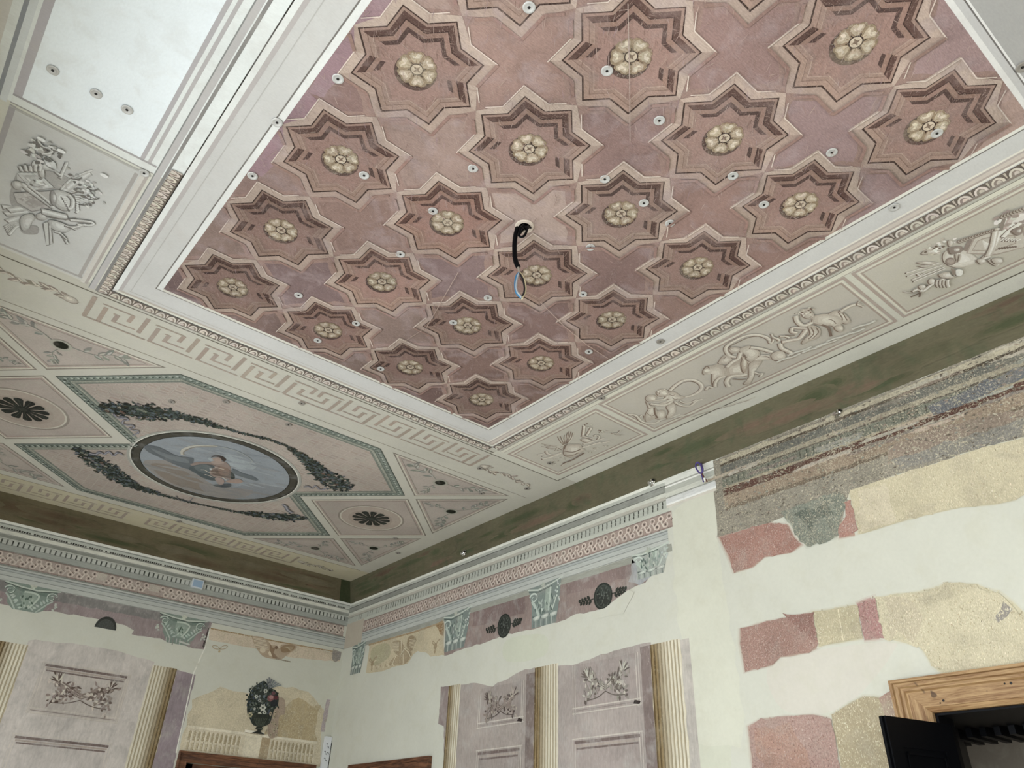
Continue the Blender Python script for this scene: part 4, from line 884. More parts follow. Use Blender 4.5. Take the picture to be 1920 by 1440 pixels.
ribbon(f, [(570, 912), (578, 910), (585, 914), (592, 909), (600, 916), (612, 914)], 0.022)
f.build('flower_swag', M['dark'], garland_panel, 'dark flower swag arching over the medallion')
f = swag([(144, 838), (155, 848), (180, 864), (205, 882), (235, 902), (280, 920), (345, 938), (400, 950), (450, 960), (490, 965), (520, 968), (550, 970), (577, 971)], [(0, 0.02), (0.06, 0.075), (0.20, 0.12), (0.33, 0.06), (0.45, 0.02), (0.60, 0.010), (0.72, 0.02), (0.82, 0.07), (0.93, 0.09), (1, 0.02)], 4, '')
ribbon(f, [(168, 848), (180, 850), (188, 846), (196, 850), (205, 845), (213, 852), (222, 847), (232, 852)], 0.03); ribbon(f, [(548, 960), (540, 955), (536, 948), (530, 944)], 0.05, '#6b6a70')
ribbon(f, [(330, 928), (335, 934), (345, 938), (355, 938), (362, 932)], 0.012, '#57524a')
f.build('flower_swag', M['dark'], garland_panel, 'dark flower swag hanging below the medallion')

# ================================================================== PAINTED WALLS
def w(z): return z + EYE
# ---- olive friezes between cornice and ceiling
A = Art('G', 0.0); A.h = 0.0; A.rect(YN, YF, 4.315, 4.6, '#605b46')
def blotches(A, u0, u1, z0, z1, cols, base, n, seed):
    r = random.Random(seed)
    for q in range(n):
        u = r.uniform(u0, u1); H = r.uniform(0.02, 0.07); z = r.uniform(z0 + H * 1.25, z1 - H * 1.25); L = r.uniform(0.12, 0.5); u = min(max(u, u0 + L + 0.02), u1 - L - 0.02); c = r.choice(cols)
        for k, t in ((1.0, 0.8), (0.8, 0.6), (0.6, 0.35), (0.4, 0.15)):
            P = ragged([(u + L * k * math.cos(a), z + H * k * math.sin(a)) for a in [2 * math.pi * i / 14 for i in range(14)]], 0.0025, 0.05, q)
            A.poly([(min(max(x, u0), u1), min(max(y, z0), z1)) for x, y in P], mixc(c, base, t))
blotches(A, -0.5, YF, 4.318, 4.597, ['#454c33', '#454c33', '#6c5848', '#585640', '#5c4a3c', '#4b5239'], '#645d48', 60, 4)
fz = A.build('olive_frieze', M['olive'], wall_right, 'sloping olive and brown frieze')
b = MB(); b.v = [(XR, YN, 4.315), (XR, YF, 4.315), (XR - 0.05, YF, 4.6), (XR - 0.05, YN, 4.6), (XR, YF, 4.6), (XR, YN, 4.6)]; b.f = [(0, 3, 5), (1, 4, 2)]
A = Art('F', 0.0004); A.rect(XL, XR - 0.0, 4.315, 4.6, '#685f48')
A.poly([(4.42, 4.32), (4.58, 4.32), (4.55, 4.6), (4.40, 4.6)], '#3d442c')
blotches(A, XL, XR - 0.2, 4.318, 4.597, ['#454c33', '#6a5844', '#5a4a38', '#6c6450', '#4b5037'], '#685f48', 40, 5)
A.build('olive_frieze', M['olivef'], wall_far, 'flat olive and brown frieze')

# ---- cornices
def bands(A, u0, u1, rows):
    for z0, z1, c in rows: A.rect(u0, u1, z0, z1, c)
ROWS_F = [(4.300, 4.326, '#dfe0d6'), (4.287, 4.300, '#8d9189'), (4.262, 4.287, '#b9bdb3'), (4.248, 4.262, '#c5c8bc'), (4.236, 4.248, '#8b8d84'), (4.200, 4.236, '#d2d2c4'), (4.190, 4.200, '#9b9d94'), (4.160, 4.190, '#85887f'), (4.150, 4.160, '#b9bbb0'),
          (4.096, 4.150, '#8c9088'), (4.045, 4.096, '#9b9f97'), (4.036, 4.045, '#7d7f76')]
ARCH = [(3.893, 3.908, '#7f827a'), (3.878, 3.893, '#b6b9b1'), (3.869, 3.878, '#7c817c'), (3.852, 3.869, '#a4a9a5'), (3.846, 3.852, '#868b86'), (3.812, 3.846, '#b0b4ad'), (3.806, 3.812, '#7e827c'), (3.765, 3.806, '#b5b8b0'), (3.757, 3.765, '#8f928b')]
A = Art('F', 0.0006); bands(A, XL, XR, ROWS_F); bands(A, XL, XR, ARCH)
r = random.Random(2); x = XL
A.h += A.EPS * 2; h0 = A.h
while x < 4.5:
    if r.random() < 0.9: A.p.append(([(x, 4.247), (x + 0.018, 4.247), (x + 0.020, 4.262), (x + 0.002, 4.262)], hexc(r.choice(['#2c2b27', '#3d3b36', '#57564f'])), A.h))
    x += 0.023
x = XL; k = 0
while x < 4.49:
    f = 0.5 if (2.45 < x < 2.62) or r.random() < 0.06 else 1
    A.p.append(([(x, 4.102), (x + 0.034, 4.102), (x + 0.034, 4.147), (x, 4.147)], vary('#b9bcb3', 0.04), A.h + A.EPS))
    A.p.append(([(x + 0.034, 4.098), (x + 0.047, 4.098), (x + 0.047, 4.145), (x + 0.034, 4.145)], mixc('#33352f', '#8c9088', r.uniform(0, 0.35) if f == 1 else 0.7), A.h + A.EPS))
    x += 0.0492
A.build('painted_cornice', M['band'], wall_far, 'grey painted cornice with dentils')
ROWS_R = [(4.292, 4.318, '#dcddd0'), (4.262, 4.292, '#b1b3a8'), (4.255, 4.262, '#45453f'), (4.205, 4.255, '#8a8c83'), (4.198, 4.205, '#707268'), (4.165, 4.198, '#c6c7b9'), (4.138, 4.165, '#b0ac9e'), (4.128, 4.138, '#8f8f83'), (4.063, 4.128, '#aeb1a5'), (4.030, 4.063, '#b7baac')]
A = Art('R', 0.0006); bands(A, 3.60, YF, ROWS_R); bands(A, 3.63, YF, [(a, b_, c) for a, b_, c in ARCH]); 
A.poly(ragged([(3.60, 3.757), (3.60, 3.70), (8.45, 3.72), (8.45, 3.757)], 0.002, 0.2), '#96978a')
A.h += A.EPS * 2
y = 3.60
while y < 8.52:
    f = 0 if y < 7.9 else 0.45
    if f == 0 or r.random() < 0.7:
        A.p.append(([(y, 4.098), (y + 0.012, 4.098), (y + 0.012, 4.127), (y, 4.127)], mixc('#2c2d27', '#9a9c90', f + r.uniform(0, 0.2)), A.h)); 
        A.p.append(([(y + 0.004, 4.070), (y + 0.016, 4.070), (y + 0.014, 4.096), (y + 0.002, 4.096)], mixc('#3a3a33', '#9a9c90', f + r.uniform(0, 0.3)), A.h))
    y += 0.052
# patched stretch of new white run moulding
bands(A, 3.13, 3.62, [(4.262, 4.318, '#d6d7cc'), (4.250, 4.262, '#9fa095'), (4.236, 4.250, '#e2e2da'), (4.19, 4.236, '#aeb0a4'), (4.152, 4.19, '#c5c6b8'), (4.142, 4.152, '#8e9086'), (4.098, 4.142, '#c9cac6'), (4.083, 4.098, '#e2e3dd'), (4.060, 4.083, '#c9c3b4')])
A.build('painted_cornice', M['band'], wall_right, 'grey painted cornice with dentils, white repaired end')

def guilloche(A, u0, u1, v0, v1, ground, pitch, sk=0.35, skip=(), r=random.Random(4)):
    A.rect(u0, u1, v0, v1, ground); H = v1 - v0
    A.rect(u0, u1, v1 - 0.010, v1, '#83685c'); A.rect(u0, u1, v0, v0 + 0.010, '#8b6a5c'); A.h += A.EPS; h = A.h
    for row, fv in ((0, 0.72), (1, 0.28)):
        u = u0 + pitch * (0.3 + 0.5 * row); rad = pitch * 0.33
        while u < u1 - rad:
            if not any(a < u < b_ for a, b_ in skip):
                c = (u, v0 + H * fv); f = r.uniform(0.9, 1.1); li = vary('#c9b49f', 0.08); A.h = h
                A.ring(c, rad * 0.62, rad * 0.95, li, 12, sv=0.95); A.ell(c, rad * 0.30, rad * 0.34, vary('#56443b', 0.15), 0, 8, True)
                A.line([(c[0] + rad * 0.7, c[1] - rad * 0.6), (c[0] + rad * 1.5, c[1] - H * 0.25 * (1 if row == 0 else -1))], 0.012, vary('#c9b7a2', 0.08)); 
                A.line([(c[0] - rad * 1.1, c[1] - rad), (c[0] - rad * 0.5, c[1] - rad * 1.3)], 0.008, '#6e5549')
            u += pitch
    for a, b_ in skip: A.rect(a, b_, v0 + H * 0.35, v1 - 0.01, '#b5a893')
A = Art('F', 0.0016); guilloche(A, XL, 4.54, 3.908, 4.036, '#a69180', 0.088, skip=((1.62, 1.72), (2.16, 2.27)))
A.build('guilloche_band', M['guil'], wall_far, 'pinkish double guilloche band')
A = Art('R', 0.0016); guilloche(A, 3.575, 8.36, 3.892, 4.030, '#9d8270', 0.088)
A.build('guilloche_band', M['guil'], wall_right, 'reddish double guilloche band ending at the repaired plaster')
A = Art('R', 0.0013); A.poly([(8.36, 3.76), (8.775, 3.76), (8.775, 4.06), (8.36, 4.06)], '#b3aa9b')
A.build('faded_patch', M['wall'], wall_right)

# ---- mauve friezes below the architraves (irregular lower edges where plaster was renewed)
px = lambda pl, pts: [on(pl, *p) for p in pts]
A = Art('F', 0.0010)
FE = px('F', [(-60, 1122), (0, 1132), (30, 1137), (60, 1143), (110, 1147), (160, 1157), (180, 1160), (212, 1167), (236, 1171), (250, 1180), (247, 1189), (300, 1197), (330, 1207), (352, 1212), (362, 1216), (381, 1216)])
top = [(on('F', 394, 1176)[0] + 0.01, 3.757), (on('F', -60, 1080)[0], 3.757)]
A.poly(ragged(FE + top, 0.004, 0.05, 3), '#8f807e'); A.poly(ragged([(2.88, 3.757), (0.5, 3.757), (0.5, 3.66), (2.88, 3.67)], 0.004, 0.06), '#7d7a76')
A.poly(px('F', [(394, 1176), (383, 1215), (379, 1213), (390, 1178)]), '#4a3f3d')
A.build('mauve_frieze', M['mauve'], wall_far, 'mauve frieze strip with ragged lower edge')
A = Art('R', 0.0010)
RE = px('R', [(833, 1229), (848, 1224), (867, 1217), (900, 1208), (960, 1187), (1002, 1180), (1022, 1171), (1060, 1163), (1072, 1155), (1122, 1144), (1135, 1140), (1155, 1124), (1179, 1106), (1200, 1096), (1209, 1090), (1226, 1076), (1242, 1048), (1253, 1022)])
A.poly(ragged(RE + [(3.66, 3.74), (6.62, 3.74)], 0.004, 0.05, 5), '#8c7a72')
A.poly(ragged([(6.15, 3.56), (5.35, 3.55), (5.35, 3.72), (6.15, 3.72)], 0.006, 0.05, 8), '#7f6b66'); A.poly(ragged([(4.80, 3.60), (4.0, 3.60), (4.0, 3.72), (4.8, 3.72)], 0.006, 0.05, 9), '#83706a')
A.poly(ragged(px('R', [(1180, 1090), (1200, 1096), (1226, 1076), (1242, 1048), (1240, 1035), (1185, 1050)]), 0.004, 0.05, 2), '#a3a6a6')
A.build('mauve_frieze', M['mauve'], wall_right, 'reddish mauve frieze strip with ragged lower edge')

# ---- capitals
def capital_far(cx, w_, label, seed, cut=0.0):
    A = Art('F', 0.0024); z1 = 3.765; z0 = 3.56 - cut; r = random.Random(seed)
    T = lambda pts: [(cx + a * w_, z1 + b_ * 0.40) for a, b_ in pts]
    A.poly(T([(-0.5, 0), (0.5, 0), (0.42, -0.12), (0.30, -0.55), (0.2, -0.62 - cut * 1.5), (-0.22, -0.62 - cut * 1.5), (-0.34, -0.5), (-0.42, -0.12)]), '#7e8b81')
    A.poly(T([(-0.36, -0.1), (0.4, -0.1), (0.28, -0.2), (-0.2, -0.18)]), '#6d7b71')
    A.line(T([(-0.5, -0.02), (-0.2, -0.08), (0.1, -0.10), (0.5, -0.02)]), 0.013, '#b9c0b4'); A.line(T([(-0.5, -0.05), (-0.2, -0.11), (0.1, -0.13), (0.45, -0.06)]), 0.007, '#4d5750')
    for s in (-1, 1):
        sp = [(s * (0.37 + 0.10 * math.cos(a) * (1 - k / 26)), -0.20 + 0.11 * math.sin(a) * (1 - k / 26)) for k, a in enumerate([0.3 + 0.42 * q for q in range(20)])]
        A.line(T(sp), 0.015, '#b9c2b7', False, 0.006)
        A.line([(p[0] + 0.006, p[1] - 0.006) for p in T(sp)], 0.005, '#55625a')
        A.curve(T([(s * 0.42, -0.28), (s * 0.32, -0.4), (s * 0.18, -0.62)]), 0.014, '#a9b3a8')
        for q in range(6):
            A.leaf(T([(s * (0.34 - q * 0.04), -0.33 - q * 0.05)])[0], 0.045, 0.02, (math.pi * 0.75 if s > 0 else math.pi * 0.25) + r.uniform(-0.4, 0.4), vary('#a9b4a9', 0.1), False)
            A.leaf(T([(s * (0.47 + r.uniform(-.02, .04)), -0.36 - r.uniform(0, .15))])[0], 0.03, 0.02, r.uniform(0, 6.3), vary('#b3b6ac', 0.12), False)
    A.poly(T([(-0.12, -0.18), (0.10, -0.20), (0.14, -0.3), (0.06, -0.55), (-0.08, -0.55), (-0.13, -0.3)]), '#8e9b8f')
    A.curve(T([(-0.12, -0.18), (0.03, -0.17), (0.15, -0.22), (0.13, -0.36), (0.04, -0.55)]), 0.017, '#b3bdb0')
    for q in range(22):
        A.leaf(T([(r.uniform(-0.14, 0.1), r.uniform(-0.58, -0.3))])[0], 0.03, 0.015, r.uniform(0.8, 2.4), vary(r.choice(['#aeb7ab', '#56645a', '#9aa599']), 0.1), False)
    for q in range(5): A.leaf(T([(0.0, -0.03)])[0], 0.035, 0.02, q * 1.25 + 0.3, vary('#b9bdae', 0.1), False)
    if cut:
        for q in range(8): A.line(T([(-0.25 + q * 0.07, -0.6), (-0.25 + q * 0.07 + 0.01, -0.60 - cut * 2.4 + r.uniform(0, .1))]), 0.012, vary(r.choice(['#a9aaa4', '#83857f']), 0.06))
        A.line(T([(0.02, -0.66), (0.25, -0.70)]), 0.018, '#b7b9b0')
    A.build('pilaster_capital', M['fine'], wall_far, label)
capital_far(1.10, 0.50, 'green-grey capital at the far left', 1)
capital_far(2.60, 0.52, 'green-grey capital beside the pale bay', 2, 0.08)
def capital_right(y0, y1, label, seed, zb=3.39, fade=0):
    A = Art('R', 0.0024); r = random.Random(seed); wv = y0 - y1; zt = 3.775; H = zt - zb
    T = lambda pts: [(y0 - a * wv, zt + b_ * H) for a, b_ in pts]           # a from 0 (left in view) to 1
    base = mixc('#7b857f', '#b3b6ad', fade)
    A.poly(T([(0, -0.05), (0.95, 0.02), (0.90, -0.5), (0.85, -0.75), (0.80, -1), (0.12, -1), (0.12, -0.5), (0.05, -0.2)]), base)
    A.line(T([(0, -0.06), (0.3, -0.13), (0.68, -0.07), (1.0, 0.02)]), 0.014, '#bcc3b8'); A.line(T([(0.02, -0.11), (0.3, -0.18), (0.68, -0.13), (0.7, -0.12)]), 0.008, '#525d57')
    sp = [(0.17 + 0.13 * math.cos(a) * (1 - k / 24), -0.30 + 0.13 * math.sin(a) * (1 - k / 24)) for k, a in enumerate([2.8 - 0.42 * q for q in range(18)])]
    A.line(T(sp), 0.018, '#bfc8be', False, 0.007)
    A.curve(T([(0.12, -0.36), (0.22, -0.52), (0.33, -0.76)]), 0.030, '#aeb8ae'); A.curve(T([(0.26, -0.34), (0.31, -0.52), (0.40, -0.74)]), 0.012, '#59665f')
    A.poly(T([(0.52, -0.16), (0.66, -0.14), (0.64, -0.6), (0.55, -0.7), (0.48, -0.6)]), '#96a196'); A.curve(T([(0.66, -0.14), (0.63, -0.4), (0.60, -0.68)]), 0.022, '#b4beb2')
    A.curve(T([(0.80, -0.42), (0.76, -0.55), (0.68, -0.72)]), 0.014, '#bac2b6')
    for q in range(9): A.leaf(T([(0.86 + 0.04 * math.sin(q), -0.10 - q * 0.045)])[0], 0.03, 0.018, r.uniform(0, 6), vary('#b5bdb4', 0.12), False)
    for q in range(40):
        A.leaf(T([(r.uniform(0.22, 0.76), r.uniform(-0.76, -0.30))])[0], 0.04, 0.016, r.uniform(0.9, 2.2), vary(r.choice(['#b0b9ae', '#5b6862', '#9da79d', '#88948c']), 0.1), False)
    A.line(T([(0.14, -0.74), (0.45, -0.80), (0.85, -0.76)]), 0.012, '#5b6460')
    for q in range(3): A.blob(T([(0.17 + q * 0.24, -0.76), (0.35 + q * 0.24, -0.74), (0.34 + q * 0.24, -0.82), (0.20 + q * 0.24, -0.84)]), '#aeb5ab', '#626b66', '#ccd0c6', (0.003, -0.003))
    for q in range(9): A.line(T([(0.17 + q * 0.075, -0.84), (0.17 + q * 0.075, -1.0)]), 0.012, vary('#a9afa6' if q % 2 else '#747d77', 0.06))
    for q in range(5): A.leaf(T([(0.45, -0.05)])[0], 0.035, 0.02, q * 1.25, vary('#a9afa2', 0.1), False)
    A.build('pilaster_capital', M['fine'], wall_right, label)
capital_right(6.66, 6.17, 'grey capital between griffin panel and mauve frieze', 3)
capital_right(5.31, 4.84, 'grey capital between the two dark medallions', 4)
capital_right(4.02, 3.62, 'faded capital remnant at the end of the frieze', 6, 3.55, 0.6)
capital_right(8.56, 8.22, 'dark capital remnant next to the room corner', 5, 3.42, 0.0)

# ---- dark medallions with ivy sprigs
def medal(c, ru, rv, label, cutpoly=None):
    A = Art('R', 0.0024)
    A.ell(c, ru, rv, '#2f332d', 0, 32); A.ell(c, ru * 0.84, rv * 0.86, '#41453e', 0, 32); A.ell(c, ru * 0.74, rv * 0.76, '#343731', 0, 32)
    r = random.Random(4)
    for q in range(40):
        a = r.uniform(0, 6.28); d = r.uniform(0.1, 0.68); A.ell((c[0] + ru * d * math.cos(a), c[1] + rv * d * math.sin(a)), 0.012, 0.008, vary(r.choice(['#4d514a', '#2a2d29', '#565a52']), 0.1), a, 6)
    for s, L in ((1, 0.17), (-1, 0.15)):
        p = (c[0] + s * ru, c[1]); A.line([p, (p[0] + s * L, p[1])], 0.008, '#33352e')
        for q in range(8): A.leaf((p[0] + s * L * (0.15 + q * 0.11), p[1]), 0.055 - 0.003 * q, 0.03, (0.9 if q % 2 else -0.9) + (0 if s > 0 else math.pi * (1 if q % 2 else -1) - (1.8 if q % 2 else -1.8)) * 1, '#33352e', False)
    A.build('painted_medallion', M['dark'], wall_right, label)
medal((5.648, w(1.888)), 0.100, 0.112, 'dark round medallion left of the grey capital')
medal((4.357, w(1.900)), 0.108, 0.112, 'dark round medallion nearest the bare plaster')
# plaster overlap over the lower edge of the second medallion
A = Art('R', 0.0048); A.poly(ragged(px('R', [(1122, 1144.5), (1135, 1140), (1155, 1124), (1179, 1106), (1190, 1112), (1170, 1150), (1120, 1160)]), 0.002, 0.04), WALLC); A.build('plaster_patch', M['wall'], wall_right)
A = Art('F', 0.0024); c = on('F', 197.5, 1177); r0 = 0.105
A.poly([(c[0] + r0 * 1.0 * math.cos(a), c[1] - 0.01 + r0 * 1.15 * math.sin(a)) for a in [math.pi * k / 14 for k in range(15)]], '#3a3c37'); A.poly([(c[0] + r0 * 0.8 * math.cos(a), c[1] - 0.01 + r0 * 0.9 * math.sin(a)) for a in [math.pi * k / 14 for k in range(15)]], '#4b4d48')
A.build('painted_medallion', M['dark'], wall_far, 'upper half of a dark medallion cut off by new plaster')

# ---- fluted columns, mauve wall panels
def column(pl, parent, u0, u1, z0, z1, label, dark_side, seed, n=8):
    A = Art(pl, 0.0020); r = random.Random(seed); A.poly(ragged([(u0, z0), (u1, z0), (u1, z1), (u0, z1)], 0.003, 0.06, seed), '#c9bfa0'); W_ = u1 - u0; A.h += A.EPS
    for k in range(n):
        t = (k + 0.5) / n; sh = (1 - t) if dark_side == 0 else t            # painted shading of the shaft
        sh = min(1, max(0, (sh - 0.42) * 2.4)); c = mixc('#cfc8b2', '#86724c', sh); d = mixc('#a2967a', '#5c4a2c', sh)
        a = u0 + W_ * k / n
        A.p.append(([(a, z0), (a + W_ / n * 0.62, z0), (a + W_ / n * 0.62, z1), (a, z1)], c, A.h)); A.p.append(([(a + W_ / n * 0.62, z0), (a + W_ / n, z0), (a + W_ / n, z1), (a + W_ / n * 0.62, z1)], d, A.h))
        A.p.append(([(a + W_ / n * 0.56, z0), (a + W_ / n * 0.66, z0), (a + W_ / n * 0.66, z1), (a + W_ / n * 0.56, z1)], mixc(d, '#3a2f1e', 0.3), A.h + A.EPS))
    A.build('fluted_column', M['column'], parent, label)
# right wall (u is the distance y, the columns' painted dark side is the left in view = larger y)
A = Art('R', 0.0010)
A.poly(ragged([(3.87, 1.6), (4.905, 1.6), (4.905, 3.03), (4.735, 3.0), (4.20, 3.05), (3.87, 3.05)], 0.004, 0.06, 3), '#a39890')
A.poly(ragged([(5.20, 1.6), (6.47, 1.6), (6.47, 3.045), (6.06, 3.03), (5.78, 2.96), (5.4, 3.04), (5.20, 3.05)], 0.004, 0.06, 4), '#9f948b')
A.rect(3.87, 3.985, 1.6, 3.03, '#80716b'); A.rect(5.20, 5.31, 1.6, 3.01, '#7b6d66')
A.poly(ragged(px('R', [(827, 1288), (843, 1286), (840, 1445), (833, 1440), (832, 1362), (822, 1357)]), 0.002, 0.03), '#8d7e79')
A.rect(3.515, 3.60, 1.6, 3.02, '#b5aea3')
mauve_r = A.build('mauve_dado', M['mauve'], wall_right, 'mauve wall fields between the painted columns')
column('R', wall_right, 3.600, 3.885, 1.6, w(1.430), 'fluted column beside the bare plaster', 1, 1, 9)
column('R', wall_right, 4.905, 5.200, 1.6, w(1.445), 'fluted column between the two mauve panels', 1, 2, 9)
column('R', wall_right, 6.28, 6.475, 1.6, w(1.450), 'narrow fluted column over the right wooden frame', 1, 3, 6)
def wall_panel(pl, parent, u0, u1, z0, z1, label, g='#9c9089', top=True, flip=1):
    A = Art(pl, 0.0022); A.rect(u0, u1, z0, z1, g); li = '#bcb3a6'; dk = '#6f605a'
    for u in (u0 + 0.035, u1 - 0.035, u0 + 0.010, u1 - 0.010): A.line([(u, z0), (u, z1)], 0.008, li)
    for z in ((z0 + 0.01, z0 + 0.05)): A.line([(u0, z), (u1, z)], 0.010, li)
    A.line([(u0 + 0.03, z0 + 0.03), (u1 - 0.03, z0 + 0.03)], 0.006, '#857a72')
    if top:
        A.line([(u0, z1 - 0.006), (u1, z1 - 0.006)], 0.010, li); A.line([(u0 + 0.03, z1 - 0.032), (u1 - 0.03, z1 - 0.032)], 0.022, dk); A.line([(u0 + 0.04, z1 - 0.058), (u1 - 0.04, z1 - 0.058)], 0.016, '#a19488'); A.line([(u0 + 0.05, z1 - 0.078), (u1 - 0.05, z1 - 0.078)], 0.014, dk)
    return A.build('painted_panel', M['mauve'], parent, label)
pr1 = wall_panel('R', wall_right, 4.00, 4.735, w(1.015), w(1.395), 'painted upper panel with crossed bundles, right of the middle column', top=False)
wall_panel('R', wall_right, 4.00, 4.742, w(0.1), w(0.845), 'painted lower panel right of the middle column')
pr2 = wall_panel('R', wall_right, 5.335, 5.99, w(1.015), w(1.36), 'painted upper panel with crossed torches, left of the middle column', '#968b83', top=False)
wall_panel('R', wall_right, 5.35, 5.98, w(0.1), w(0.845), 'painted lower panel left of the middle column', '#968b83')
A = Art('R', 0.0030)
for y in (4.005, 5.345): A.poly([(y, w(1.045)), (y + 0.06, w(1.06)), (y + 0.075, w(1.035)), (y + 0.015, w(1.025))], '#3a2f2c')
A.build('painted_shadow_accents', M['dark'], wall_right)
# far wall
A = Art('F', 0.0010)
A.poly(ragged([(1.22, 1.9), (2.42, 1.9), (2.42, 3.26), (2.0, 3.30), (1.6, 3.30), (1.22, 3.27)], 0.005, 0.06, 6), '#bcb4ab')
A.poly(ragged([(0.4, 1.9), (1.0, 1.9), (1.0, 3.2), (0.4, 3.2)], 0.004, 0.06, 6), '#bdb5a8')
A.poly(ragged([(2.665, 1.9), (2.872, 1.9), (2.870, 3.20), (2.665, 3.22)], 0.004, 0.05, 7), '#8f8185')
A.build('mauve_dado', M['mauve'], wall_far, 'pale mauve wall field left of the pale bay')
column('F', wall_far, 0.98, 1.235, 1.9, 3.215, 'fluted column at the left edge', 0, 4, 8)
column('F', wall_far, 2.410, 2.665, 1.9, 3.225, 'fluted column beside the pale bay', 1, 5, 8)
pf = wall_panel('F', wall_far, 1.405, 2.228, w(1.035), w(1.50), 'painted panel with crossed torches on the far wall', '#b3aaa0')
wall_panel('F', wall_far, 1.36, 2.24, 1.6, w(0.86), 'painted lower panel on the far wall', '#b5ada5')

# ---- ochre bay of the far wall: vase, balustrade, eagle
A = Art('F', 0.0010)
A.poly(ragged([(2.895, 2.45), (4.50, 2.45), (4.44, 3.05), (4.20, 3.22), (3.9, 3.24), (3.5, 3.10), (3.2, 3.12), (2.9, 2.95)], 0.01, 0.08, 3), '#c3b696')
A.poly(ragged([(3.75, 2.70), (4.42, 2.70), (4.38, 3.08), (4.1, 3.12), (3.9, 2.95)], 0.02, 0.08, 9), '#ad9a70')
A.poly(ragged(px('F', [(394, 1178), (640, 1226), (637, 1240), (600, 1238), (540, 1232), (460, 1212), (392, 1200)]), 0.004, 0.06), '#c6b49b')
A.line(px('F', [(394, 1178), (520, 1203), (634, 1223)]), 0.014, '#9b7f54')
A.poly(ragged(px('F', [(624, 1217), (640, 1222), (638, 1236), (628, 1243), (622, 1235)]), 0.003, 0.03), '#8d8680')
A.line(px('F', [(394, 1177), (384, 1215), (363, 1262), (330, 1412)]), 0.012, '#dcdccf')
A.poly(ragged(px('F', [(612, 1312), (620, 1312), (608, 1372), (600, 1372)]), 0.004, 0.04), '#a89b9d')
A.build('ochre_bay', M['ochre'], wall_far, 'pale ochre bay with painted sky')
A = Art('F', 0.0026); zt = w(1.095); zb = w(0.868)
A.rect(2.92, 4.41, zb, zt, '#cbbfa2'); A.rect(2.92, 4.41, zt - 0.015, zt + 0.008, '#dcd3ba')
u = 2.945; k = 0
while u < 4.40:
    if not (3.52 < u < 3.86):
        A.poly([(u, zb + 0.10), (u + 0.026, zb + 0.10), (u + 0.030, zt - 0.05), (u + 0.015, zt - 0.028), (u, zt - 0.05)], '#a0906c'); A.rect(u + 0.030, u + 0.036, zb + 0.02, zt - 0.04, '#e0d8c0')
        A.rect(u + 0.004, u + 0.026, zb + 0.01, zb + 0.08, '#b3a480'); A.rect(u + 0.026, u + 0.031, zb + 0.01, zb + 0.10, '#7d6c4c')
    u += 0.0485
A.rect(3.555, 3.745, zb, zt + 0.015, '#d6ccb0'); A.rect(3.745, 3.845, zb, zt - 0.02, '#a28d68'); A.rect(3.535, 3.765, zt + 0.010, zt + 0.035, '#e3dcc8'); A.rect(3.545, 3.755, zt + 0.002, zt + 0.010, '#8f7f60')
A.build('painted_balustrade', M['ochre'], wall_far, 'painted balustrade under the flower vase')
q = Z('F', 440, 1250, 9.6); A = Art('F', 0.0030); r = random.Random(12)
soft = q([(620, 700), (780, 560), (900, 600), (900, 850), (800, 900), (760, 1240), (600, 1240)]); A.poly(smooth_pts(soft), '#a38f78')
body = q([(450, 290), (540, 260), (640, 380), (740, 430), (790, 560), (770, 700), (700, 800), (640, 1000), (560, 1060), (420, 1080), (320, 1040), (270, 930), (220, 820), (230, 620), (260, 500), (330, 380)])
A.poly(smooth_pts(body), '#3d433c')
for cc in range(340):
    a = r.uniform(0, 6.28); d = math.sqrt(r.random()); x = 500 + 280 * d * math.cos(a); y = 650 + 390 * d * math.sin(a)
    if y > 900 and abs(x - 450) > 170: continue
    if x > 640 and y > 760: continue
    c_ = q([(x, y)])[0]; A.leaf(c_, r.uniform(0.018, 0.034), r.uniform(0.012, 0.02), r.uniform(0, 6.28), vary(r.choice(['#2b302a', '#3c443c', '#59635a', '#4a5560', '#6d7568', '#2c352d']), 0.15), False)
for x, y, rad, c1 in ((385, 540, 30, '#b9bdb2'), (445, 535, 20, '#8f9a9a'), (500, 740, 55, '#c3c4b4'), (440, 860, 38, '#b9bba6'), (530, 830, 34, '#aeb2a3'), (500, 950, 34, '#b7b8ae'), (550, 440, 34, '#b1b3a5'), (350, 760, 22, '#b0b4a8'), (440, 610, 30, '#9fa39c'), (270, 870, 42, '#b7ad84'), (520, 540, 24, '#6c7a80')):
    for t in range(6): A.leaf(q([(x, y)])[0], rad / 9.6 * 0.0075, rad / 9.6 * 0.005, t * 1.05 + 0.2, vary(c1, 0.1), False)
    A.ell(q([(x, y)])[0], rad * 0.00022, rad * 0.00022, '#4b4f42', 0, 8)
for x, y, rad, c1 in ((640, 570, 60, '#7c4a49'), (650, 550, 36, '#a0706a'), (735, 560, 40, '#5c2b2e'), (690, 480, 34, '#6a4446'), (700, 660, 60, '#2e3133')): A.ell(q([(x, y)])[0], rad * 0.0007, rad * 0.0006, c1, 0, 12)
for a in range(7): A.poly(q([(600, 400), (560 + a * 42, 190 + abs(a - 1) * 26), (590 + a * 42, 200 + abs(a - 1) * 28)]), vary('#7a7f80', 0.15))
for x, y in ((640, 850), (700, 900), (660, 1010), (720, 1040), (570, 1160), (700, 1150), (740, 1230), (640, 1230), (720, 830), (760, 1110)):
    A.leaf(q([(x, y - 40)])[0], 0.05, 0.03, -1.5 + r.uniform(-0.3, 0.3), vary('#a8997c', 0.1), False); A.ell(q([(x, y)])[0], 0.006, 0.005, '#4b4632', 0, 8)
A.poly(q([(300, 930), (340, 850), (600, 860), (610, 980), (560, 1060), (480, 1090), (400, 1080), (320, 1020)]), '#33382f')
